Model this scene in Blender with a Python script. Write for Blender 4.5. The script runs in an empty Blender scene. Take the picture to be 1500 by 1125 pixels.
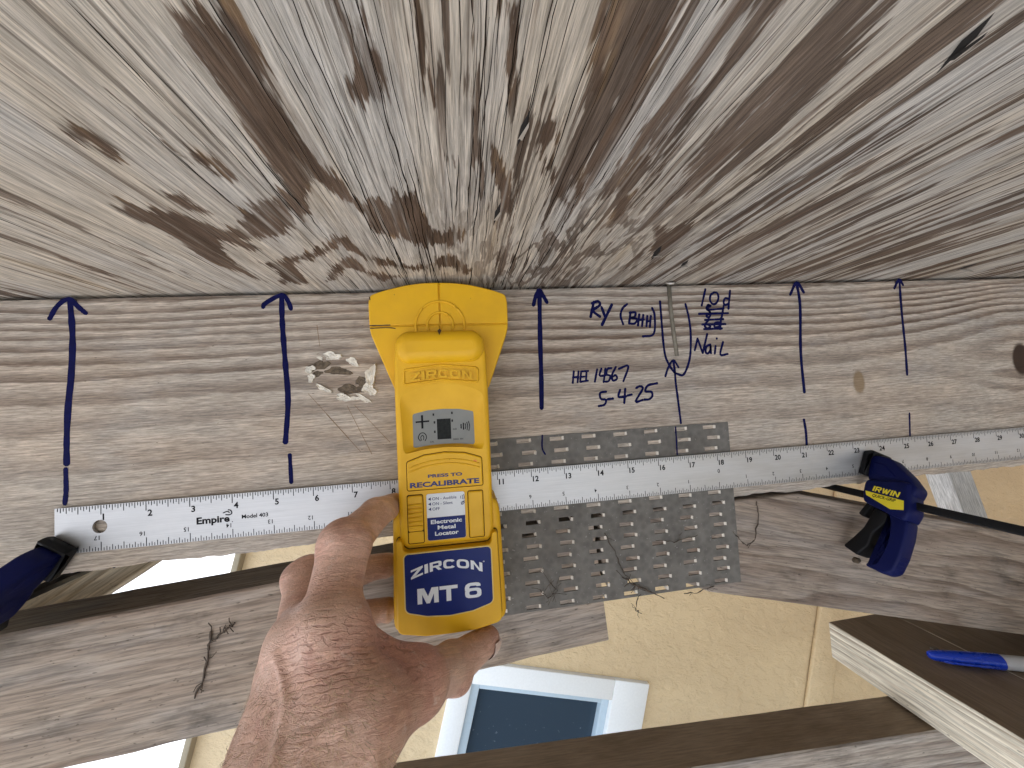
import bpy, bmesh, math, random
import numpy as np
from mathutils import Matrix, Vector

IN = 0.0254                      # all builders below work in inches; meshes are stored in metres
sc = bpy.context.scene
COL = sc.collection
ROOF = math.radians(16.0)        # slope of the roof: truss things are built square to the top chord, then tilted
TILT = Matrix.Translation((0, 0, 100 * IN)) @ Matrix.Rotation(-ROOF, 4, 'Y')

# ------------------------------------------------------------------ camera
cam = bpy.data.cameras.new('camera')
cam.sensor_fit = 'HORIZONTAL'
cam.sensor_width = 36.0
cam.lens = 36.0 * 524.35 / 1500.0
cam.clip_start = 0.01
cam.clip_end = 3000
cam_o = bpy.data.objects.new('camera', cam)
COL.objects.link(cam_o)
_r = Vector((0.98863, -0.13599, -0.06423)).normalized()
_f = Vector((0.1387, 0.98954, 0.0397)).normalized()
_u = _r.cross(_f).normalized()
_r = _f.cross(_u).normalized()
_m = Matrix(((_r.x, _u.x, -_f.x), (_r.y, _u.y, -_f.y), (_r.z, _u.z, -_f.z))).to_4x4()
cam_o.matrix_world = TILT @ Matrix.Translation(Vector((0, -10.5486, -3.3871)) * IN) @ _m
sc.camera = cam_o

# ------------------------------------------------------------------ sky, sun, exposure
SUN_EL, SUN_DIR = math.radians(70), Vector((-0.95, 0.30, 0))
w = bpy.data.worlds.new('World')
sc.world = w
w.use_nodes = True
_nt = w.node_tree
_bg = _nt.nodes['Background']
_sky = _nt.nodes.new('ShaderNodeTexSky')
_sky.sky_type = 'NISHITA'
_sky.sun_disc = False
_sky.sun_elevation = SUN_EL
_sky.sun_rotation = math.atan2(SUN_DIR.x, SUN_DIR.y)
_nt.links.new(_sky.outputs[0], _bg.inputs[0])
_bg.inputs[1].default_value = 0.15
sl = bpy.data.lights.new('sun', 'SUN')
sl.energy = 4.2
sl.angle = math.radians(0.5)
sl.color = (1.0, 0.98, 0.95)
sun = bpy.data.objects.new('sun', sl)
COL.objects.link(sun)
_d = SUN_DIR.normalized() * math.cos(SUN_EL) + Vector((0, 0, math.sin(SUN_EL)))
sun.rotation_euler = (-_d).to_track_quat('-Z', 'Y').to_euler()
sc.view_settings.view_transform = 'Standard'
sc.view_settings.look = 'None'
sc.view_settings.exposure = 1.80
sc.view_settings.gamma = 1.0
sc.cycles.use_denoising = True
sc.cycles.max_bounces = 8
sc.cycles.diffuse_bounces = 3
sc.cycles.glossy_bounces = 2
sc.cycles.transmission_bounces = 2
sc.cycles.use_adaptive_sampling = True
sc.cycles.adaptive_threshold = 0.02
sc.cycles.caustics_reflective = False
sc.cycles.caustics_refractive = False

# ------------------------------------------------------------------ node helper
class NB:
    def __init__(s, name):
        s.m = bpy.data.materials.new(name)
        s.m.use_nodes = True
        s.t = s.m.node_tree
        s.b = s.t.nodes['Principled BSDF']
        s._c = None
    def n(s, ty): return s.t.nodes.new(ty)
    def put(s, sock, v):
        if isinstance(v, (int, float)):
            if hasattr(sock.default_value, '__len__'):
                sock.default_value = [v] * len(sock.default_value)
            else: sock.default_value = v
        elif isinstance(v, tuple):
            sock.default_value = v if len(sock.default_value) == len(v) else v + (1,)
        else: s.t.links.new(v, sock)
    def math(s, op, a, b=0.0, c=None, clamp=False):
        k = s.n('ShaderNodeMath'); k.operation = op; k.use_clamp = clamp
        s.put(k.inputs[0], a); s.put(k.inputs[1], b)
        if c is not None: s.put(k.inputs[2], c)
        return k.outputs[0]
    def add(s, a, b): return s.math('ADD', a, b)
    def mul(s, a, b): return s.math('MULTIPLY', a, b)
    def step(s, v, lo, hi, t0=0.0, t1=1.0):
        k = s.n('ShaderNodeMapRange'); k.interpolation_type = 'SMOOTHSTEP'
        s.put(k.inputs[0], v); s.put(k.inputs[1], lo); s.put(k.inputs[2], hi); s.put(k.inputs[3], t0); s.put(k.inputs[4], t1)
        return k.outputs[0]
    def coord(s):
        if s._c is None:
            c = s.n('ShaderNodeTexCoord'); k = s.n('ShaderNodeVectorMath'); k.operation = 'SCALE'
            s.t.links.new(c.outputs['Object'], k.inputs[0]); k.inputs[3].default_value = 1 / IN
            s._c = k.outputs[0]
        return s._c
    def vec(s, sx, sy, sz, off=(0, 0, 0), v=None):
        k = s.n('ShaderNodeMapping'); s.t.links.new(v if v is not None else s.coord(), k.inputs[0])
        k.inputs['Scale'].default_value = (sx, sy, sz); k.inputs['Location'].default_value = off
        return k.outputs[0]
    def noise(s, v, scale=1.0, detail=2.0, rough=0.5, dist=0.0):
        k = s.n('ShaderNodeTexNoise'); s.t.links.new(v, k.inputs['Vector'])
        k.inputs['Scale'].default_value = scale; k.inputs['Detail'].default_value = detail
        k.inputs['Roughness'].default_value = rough; k.inputs['Distortion'].default_value = dist
        return k.outputs['Fac']
    def vor(s, v, scale=1.0, feature='DISTANCE_TO_EDGE', rnd=1.0):
        k = s.n('ShaderNodeTexVoronoi'); k.feature = feature; s.t.links.new(v, k.inputs['Vector'])
        k.inputs['Scale'].default_value = scale; k.inputs['Randomness'].default_value = rnd
        return k.outputs['Distance']
    def attr(s, name):
        k = s.n('ShaderNodeAttribute'); k.attribute_name = name
        return k.outputs['Fac']
    def mix(s, f, a, b, mode='MIX'):
        k = s.n('ShaderNodeMix'); k.data_type = 'RGBA'; k.blend_type = mode
        s.put(k.inputs[0], f); s.put(k.inputs[6], a); s.put(k.inputs[7], b)
        return k.outputs[2]
    def scale(s, col, f):
        k = s.n('ShaderNodeVectorMath'); k.operation = 'SCALE'
        s.put(k.inputs[0], col); s.put(k.inputs[3], f); return k.outputs[0]
    def bump(s, h, strength=0.5, dist=0.02, normal=None):
        k = s.n('ShaderNodeBump'); k.inputs['Strength'].default_value = strength
        k.inputs['Distance'].default_value = dist * IN
        s.put(k.inputs['Height'], h)
        if normal is not None: s.t.links.new(normal, k.inputs['Normal'])
        return k.outputs[0]
    def done(s, col, rough=0.6, normal=None, metal=0.0, spec=0.5, **kw):
        s.put(s.b.inputs['Base Color'], col); s.put(s.b.inputs['Roughness'], rough)
        s.put(s.b.inputs['Metallic'], metal); s.b.inputs['Specular IOR Level'].default_value = spec
        if normal is not None: s.t.links.new(normal, s.b.inputs['Normal'])
        for k, v in kw.items(): s.put(s.b.inputs[k.replace('_', ' ')], v)
        return s.m

# ------------------------------------------------------------------ mesh helpers
def link(o, parent=None, loc=(0, 0, 0), rot=None, world=False):
    COL.objects.link(o)
    m = Matrix.Translation(Vector(loc) * IN)
    if rot is not None: m = m @ rot
    if parent is not None:
        o.parent = parent
        o.matrix_local = m
    else:
        o.matrix_world = m if world else TILT @ m
    return o
def mesh(name, verts, faces, mat=None, parent=None, loc=(0, 0, 0), rot=None, world=False, smooth=False):
    me = bpy.data.meshes.new(name)
    v = np.asarray(verts, dtype=float) * IN
    me.from_pydata(v.tolist(), [], [list(f) for f in faces])
    if mat is not None:
        for m in (mat if isinstance(mat, (list, tuple)) else [mat]): me.materials.append(m)
    if smooth: me.polygons.foreach_set('use_smooth', [True] * len(me.polygons))
    me.validate()
    me.update()
    return link(bpy.data.objects.new(name, me), parent, loc, rot, world)
def from_bm(name, bm, mat, parent=None, loc=(0, 0, 0), rot=None, world=False, smooth=False, recalc=True):
    if recalc: bmesh.ops.recalc_face_normals(bm, faces=bm.faces[:])
    bmesh.ops.scale(bm, vec=(IN, IN, IN), verts=bm.verts[:])
    me = bpy.data.meshes.new(name)
    bm.to_mesh(me); bm.free()
    for m in (mat if isinstance(mat, (list, tuple)) else [mat]): me.materials.append(m)
    if smooth:
        if smooth != 'keep': me.polygons.foreach_set('use_smooth', [True] * len(me.polygons))
        resharp(me)
    return link(bpy.data.objects.new(name, me), parent, loc, rot, world)
def resharp(me, deg=50):
    """sharp edges by angle, keeping faces that were flat flat"""
    sm = np.zeros(len(me.polygons), bool); me.polygons.foreach_get('use_smooth', sm)
    me.set_sharp_from_angle(angle=math.radians(deg))
    me.polygons.foreach_set('use_smooth', sm); me.update()
def empty(name, loc=(0, 0, 0), rot=None, world=False):
    o = bpy.data.objects.new(name, None)
    o.empty_display_size = 0.01
    return link(o, None, loc, rot, world)
def tag(o, label=None, cat=None, group=None, kind=None):
    for k, v in (('label', label), ('category', cat), ('group', group), ('kind', kind)):
        if v: o[k] = v
    return o
def rpoly(pts, r=0.1, n=5):
    """closed polygon with every corner rounded by r (a number or one per corner)"""
    out = []; N = len(pts)
    rs = r if isinstance(r, (list, tuple)) else [r] * N
    for i in range(N):
        p = Vector(pts[i]); a = Vector(pts[i - 1]) - p; b = Vector(pts[(i + 1) % N]) - p
        rr = min(rs[i], a.length * .45, b.length * .45)
        if rr < 1e-4: out.append(tuple(p)); continue
        p0 = p + a.normalized() * rr; p1 = p + b.normalized() * rr
        ha = a.angle(b) / 2; R_ = rr * math.tan(ha); ce = p + (a.normalized() + b.normalized()).normalized() * (rr / max(math.cos(ha), 1e-6)) if ha < 1.55 else None
        if ce is None: out.append(tuple(p)); continue
        v0 = p0 - ce; v1 = p1 - ce; tot = v0.angle_signed(v1)
        for k in range(n + 1):
            an = -tot * k / n; c_, s_ = math.cos(an), math.sin(an)
            out.append((ce.x + v0.x * c_ - v0.y * s_, ce.y + v0.x * s_ + v0.y * c_))
    return out
def ccw(p):
    a = sum(p[i - 1][0] * p[i][1] - p[i][0] * p[i - 1][1] for i in range(len(p)))
    return list(p) if a > 0 else list(p)[::-1]
def inset(p, d):
    """move every point of a counter-clockwise outline inward by d"""
    out = []; N = len(p)
    for i in range(N):
        a = Vector(p[i]) - Vector(p[i - 1]); b = Vector(p[(i + 1) % N]) - Vector(p[i])
        if a.length < 1e-7: a = b
        if b.length < 1e-7: b = a
        na = Vector((-a.y, a.x)).normalized(); nb = Vector((-b.y, b.x)).normalized()
        m = na + nb
        if m.length < 1e-6: m = na
        m = m.normalized(); c = max(0.45, m.dot(na))
        out.append(tuple(Vector(p[i]) + m * (d / c)))
    return out
def slab(name, outline, yb, yf, mat, parent=None, r=0.05, seg=4, holes=(), smooth=True, **kw):
    """extrude an (x, z) outline from yb forward to yf (towards the viewer = smaller y) with a rounded front rim.
    holes: (outline, depth, inner outline or None, bottom material index or None)"""
    o = ccw(outline); bm = bmesh.new()
    o = [q for i, q in enumerate(o) if math.hypot(q[0] - o[i - 1][0], q[1] - o[i - 1][1]) > .006]
    rings = [(o, yb)]
    for k in range(seg + 1):
        a = k / seg * math.pi / 2
        rings.append((inset(o, r * (1 - math.cos(a))) if k else o, yf + r * (1 - math.sin(a))))
    V = [[bm.verts.new((x, y, z)) for x, z in ring] for ring, y in rings]
    N = len(o)
    for a, b in zip(V, V[1:]):
        for i in range(N):
            j = (i + 1) % N
            bm.faces.new((a[i], a[j], b[j], b[i]))
    bm.faces.new(V[0][::-1])
    edges = []
    for i in range(N):
        edges.append(bm.edges.get((V[-1][i], V[-1][(i + 1) % N])))
    for h in holes:
        ho, dep, inner, mi = (list(h) + [None] * 3)[:4]
        ho = ccw(ho); inn = ccw(inner) if inner else ho
        a = [bm.verts.new((x, yf, z)) for x, z in ho]
        b = [bm.verts.new((x, yf + dep, z)) for x, z in inn]
        M = len(a)
        for i in range(M):
            j = (i + 1) % M
            bm.faces.new((a[i], a[j], b[j], b[i]))
            edges.append(bm.edges.get((a[i], a[j])))
        f = bm.faces.new(b)
        if mi: f.material_index = mi
    for f in bm.faces: f.smooth = True
    if holes:
        bmesh.ops.triangle_fill(bm, use_beauty=True, use_dissolve=False, edges=edges)
    else:
        bm.faces.new(V[-1])
    cap = [f for f in bm.faces if all(abs(v.co.y - yf) < 1e-6 for v in f.verts)]
    bmesh.ops.split(bm, geom=cap)
    return from_bm(name, bm, mat, parent, smooth=smooth, **kw)
def box(name, x0, x1, y0, y1, z0, z1, mat, parent=None, bevel=0.0, **kw):
    bm = bmesh.new()
    bmesh.ops.create_cube(bm, size=1)
    for v in bm.verts:
        v.co = Vector(((x0 + x1) / 2 + v.co.x * (x1 - x0), (y0 + y1) / 2 + v.co.y * (y1 - y0), (z0 + z1) / 2 + v.co.z * (z1 - z0)))
    if bevel: bmesh.ops.bevel(bm, geom=bm.edges[:], offset=bevel, segments=2, affect='EDGES', profile=0.5)
    return from_bm(name, bm, mat, parent, smooth=bool(bevel), **kw)
def ribbon(pts, w, y):
    """flat stroke with round ends along (x, z) points, Catmull-Rom smoothed"""
    P = [Vector(p) for p in pts]
    if len(P) > 2:
        Q = []
        E = [P[0] * 2 - P[1]] + P + [P[-1] * 2 - P[-2]]
        for i in range(1, len(E) - 2):
            a, b, c, d = E[i - 1:i + 3]
            for k in range(5):
                t = k / 5
                Q.append(0.5 * ((2 * b) + (c - a) * t + (2 * a - 5 * b + 4 * c - d) * t * t + (3 * b - a - 3 * c + d) * t ** 3))
        Q.append(P[-1]); P = Q
    else:
        P = [P[0].lerp(P[-1], k / 6) for k in range(7)]
    V = []; F = []
    rnd = random.Random(int(abs(P[0].x * 977 + P[0].y * 331)))
    # round start / end caps by shrinking half widths
    D = (P[1] - P[0]).normalized(); P = [P[0] - D * w * .35] + P
    D = (P[-1] - P[-2]).normalized(); P = P + [P[-1] + D * w * .35]
    for i, p in enumerate(P):
        a = P[max(i - 1, 0)]; b = P[min(i + 1, len(P) - 1)]
        t = (b - a).normalized(); n = Vector((-t.y, t.x))
        h = w / 2 * (0.88 + 0.24 * rnd.random())
        if i in (0, len(P) - 1): h *= .45
        for s in (-1, 1):
            q = p + n * h * s
            V.append((q.x, y, q.y))
    for i in range(len(P) - 1):
        F.append((2 * i, 2 * i + 2, 2 * i + 3, 2 * i + 1))
    return V, F
def strokes(name, lst, mat, parent, y=-0.004):
    V = []; F = []
    for k, (w_, pts) in enumerate(lst):
        v, f = ribbon(pts, w_, y - 0.0007 * (k % 7))
        F += [tuple(i + len(V) for i in q) for q in f]; V += v
    return mesh(name, V, F, mat, parent)
def tube(pts, rad, seg=6, taper=None):
    V = []; F = []; P = [Vector(p) for p in pts]
    for i, p in enumerate(P):
        t = (P[min(i + 1, len(P) - 1)] - P[max(i - 1, 0)]).normalized()
        u = t.orthogonal().normalized(); v = t.cross(u)
        r = rad * (taper[i] if taper else 1)
        for k in range(seg):
            a = 2 * math.pi * k / seg
            V.append(tuple(p + (u * math.cos(a) + v * math.sin(a)) * r))
    for i in range(len(P) - 1):
        for k in range(seg):
            k2 = (k + 1) % seg
            F.append((i * seg + k, i * seg + k2, (i + 1) * seg + k2, (i + 1) * seg + k))
    F.append(tuple(range(seg))[::-1]); F.append(tuple(range((len(P) - 1) * seg, len(P) * seg)))
    return V, F
def text(name, s, h, mat, parent, pos, w=None, bold=0.0, rotz=0.0, y=-0.004, arch=0.0, depth=0.0, align='LEFT', slant=0.0):
    """flat lettering in the (x, z) plane; h = capital height, w = total width, pos = (x, z) of the base line start (or centre)"""
    cu = bpy.data.curves.new(name, 'FONT'); cu.body = s; cu.offset = bold; cu.resolution_u = 3; cu.shear = slant
    if depth: cu.extrude = depth
    ob = bpy.data.objects.new(name, cu); COL.objects.link(ob)
    bpy.context.view_layer.update()
    me = bpy.data.meshes.new_from_object(ob.evaluated_get(bpy.context.evaluated_depsgraph_get()))
    bpy.data.objects.remove(ob); bpy.data.curves.remove(cu)
    me.name = name
    v = np.array([q.co[:] for q in me.vertices])
    x0, x1 = v[:, 0].min(), v[:, 0].max()
    k = h / 0.69
    sx = k if w is None else w / (x1 - x0)
    X = (v[:, 0] - x0) * sx; Z = v[:, 1] * k; wd = (x1 - x0) * sx
    if align == 'CENTER': X = X - wd / 2
    if arch: Z = Z - arch * ((X - (0 if align == 'CENTER' else wd / 2)) / (wd / 2)) ** 2
    c, s_ = math.cos(rotz), math.sin(rotz)
    co = np.stack([pos[0] + X * c - Z * s_, y - v[:, 2], pos[1] + X * s_ + Z * c], 1) * IN
    me.vertices.foreach_set('co', co.ravel()); me.update()
    me.materials.clear(); me.materials.append(mat)
    return link(bpy.data.objects.new(name, me), parent)
def _ring(cx, cy, rx, ry, tx, ty, a0, a1, n=28, e=.62):
    P = []
    f = lambda c: math.copysign(abs(c) ** e, c)
    for k in range(n + 1):
        a = math.radians(a0 + (a1 - a0) * k / n); c, s = f(math.cos(a)), f(math.sin(a))
        P.append(((cx + rx * c, cy + ry * s), (cx + (rx - tx) * c, cy + (ry - ty) * s)))
    return [[P[i][0], P[i + 1][0], P[i + 1][1], P[i][1]] for i in range(n)]
GLYPH = {
    'Z': (1.0, [[(0, 1), (1, 1), (1, .76), (.4, .24), (0, .24), (0, 0)][:0] or [(0, 1), (1, 1), (1, .78), (0, .78)], [(1, .78), (.42, .22), (0, .22), (.58, .78)], [(0, .22), (1, .22), (1, 0), (0, 0)]]),
    'I': (.30, [[(0, 0), (0, 1), (1, 1), (1, 0)]]),
    'R': (1.0, [[(0, 0), (0, 1), (.26, 1), (.26, 0)], [(.26, .79), (.26, 1), (.78, 1), (.78, .79)], [(.26, .36), (.26, .56), (.78, .56), (.78, .36)], [(.78, 1), (.93, .96), (1, .86), (1, .50), (.93, .40), (.78, .36), (.78, .56), (.74, .60), (.74, .75), (.78, .79)], [(.46, .36), (.74, .36), (1.02, 0), (.72, 0)]]),
    'C': (1.0, _ring(.5, .5, .5, .5, .25, .22, 28, 332)),
    'O': (1.05, _ring(.5, .5, .5, .5, .24, .22, 0, 360, 36)),
    'N': (1.0, [[(0, 0), (0, 1), (.26, 1), (.26, 0)], [(.26, 1), (.74, .30), (.74, 0), (.70, 0), (.26, .66)], [(.74, 0), (.74, 1), (1, 1), (1, 0)]]),
    'M': (1.15, [[(0, 0), (0, 1), (.22, 1), (.22, 0)], [(.22, 1), (.32, 1), (.5, .46), (.5, 0), (.42, 0), (.22, .60)], [(.5, .46), (.68, 1), (.78, 1), (.78, .60), (.58, 0), (.5, 0)], [(.78, 0), (.78, 1), (1, 1), (1, 0)]]),
    'T': (1.0, [[(0, .77), (0, 1), (1, 1), (1, .77)], [(.37, 0), (.37, .77), (.63, .77), (.63, 0)]]),
    'W': (1.35, [[(0, 1), (.20, 1), (.40, 0), (.20, 0)], [(.20, 0), (.40, 0), (.5, .35), (.5, .95), (.42, .95)], [(.5, .95), (.5, .35), (.60, 0), (.80, 0), (.58, .95)], [(.60, 0), (.80, 0), (1, 1), (.80, 1)]]),
    '6': (1.0, _ring(.5, .325, .5, .325, .26, .19, 0, 360, 36) + [[(0, .50), (0, .72), (.06, .88), (.20, .97), (.34, 1), (.34, .80), (.28, .74), (.26, .62)], [(.34, 1), (.70, 1), (.85, .97), (.95, .88), (.97, .74), (.72, .74), (.68, .79), (.34, .80)]]),
}
def blocktext(name, s, h, w, mat, parent, pos, y, arch=0.0, depth=0.0, slant=0.0, rotz=0.0, gap=.14):
    """wide block capitals built as polygons; pos = left end of the base line"""
    tot = sum(GLYPH[c][0] for c in s) + gap * (len(s) - 1); k = w / tot; x = 0.0; V = []; F = []; n = 0
    for c in s:
        wd, polys = GLYPH[c]
        for p in polys:
            b = len(V); yy = y - .0004 * (n % 5); n += 1
            q = []
            for u, v in ccw(p):
                X = (x + u * wd) * k + slant * v * h; Z = v * h - arch * (((x + u * wd) * k - w / 2) / (w / 2)) ** 2
                q.append((pos[0] + X * math.cos(rotz) - Z * math.sin(rotz), pos[1] + X * math.sin(rotz) + Z * math.cos(rotz)))
            m = len(q)
            V += [(a, yy, z) for a, z in q]; F.append(tuple(range(b, b + m)))
            if depth:
                V += [(a, yy + depth, z) for a, z in q]
                F += [(b + i, b + (i + 1) % m, b + m + (i + 1) % m, b + m + i) for i in range(m)]
        x += wd + gap
    return mesh(name, V, F, mat, parent)
def fattr(o, name, arr):
    a = o.data.attributes.new(name, 'FLOAT', 'POINT')
    a.data.foreach_set('value', np.asarray(arr, dtype=np.float32))

# ------------------------------------------------------------------ materials
def plain(name, col, rough=0.5, metal=0.0, spec=0.5, var=0.06, scale=3.0, bumpk=0.0, **kw):
    b = NB(name); n = b.noise(b.vec(1, 1, 1), scale, 4, 0.6)
    c = b.scale(col, b.step(n, 0.2, 0.8, 1 - var, 1 + var))
    nm = b.bump(b.noise(b.vec(1, 1, 1), scale * 14, 3), bumpk, 0.01) if bumpk else None
    r = b.step(n, .25, .75, max(rough - .06, .02), min(rough + .06, 1))
    return b.done(c, r, nm, metal, spec, **kw)
def lumber(name, light, dark, ring=1.6, along=0.05, seed=0.0, contrast=0.6, gray=0.35, axis='xz', grime=0.35, rough=0.8):
    """sawn timber, grain along local x, rings across local z"""
    b = NB(name); o = (seed, seed * 1.7, seed * .6)
    wob = b.noise(b.vec(along * 2.2, .3, .5, o), 1.0, 2.0)
    sep = b.n('ShaderNodeSeparateXYZ'); b.t.links.new(b.coord(), sep.inputs[0])
    z = b.add(sep.outputs[2], b.mul(sep.outputs[1], 0.6))
    g = b.add(b.mul(z, ring), b.mul(wob, 5.0))
    fr = b.math('FRACT', g)
    fib = b.noise(b.vec(.9, 16, 16, o), 1.0, 3.0, .65)
    prof = b.mul(b.step(b.add(fr, b.mul(b.add(fib, -.5), .5)), .25, .85), b.step(fr, 1.0, .9))
    big = b.noise(b.vec(.12, .5, .6, o), 1.0, 3.0)
    f = b.mul(prof, b.step(big, .35, .65, contrast * .35, contrast))
    col = b.mix(f, light, dark)
    gr = tuple([sum(light) / 3 * .98] * 3)
    col = b.mix(b.mul(b.step(b.noise(b.vec(.35, 1, 1.2, o), 1.0, 4.0, .6), .42, .68), gray), col, gr)
    spk = b.step(b.noise(b.vec(5, 16, 16, o), 1.0, 2.0), .66, .76)
    col = b.scale(col, b.step(fib, .28, .72, .6, 1.22))
    col = b.scale(col, b.add(1.0, b.mul(spk, -.45)))
    dirt = b.step(b.noise(b.vec(.45, .8, .8, (seed + 7, 3, 1)), 1.0, 5.0, .65), .52, .75)
    col = b.scale(col, b.add(1.0, b.mul(dirt, -grime)))
    h = b.add(b.mul(fib, .6), b.add(b.mul(prof, .35), b.mul(spk, -.5)))
    return b.done(col, rough, b.bump(h, .7, .025), spec=.12)
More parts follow.
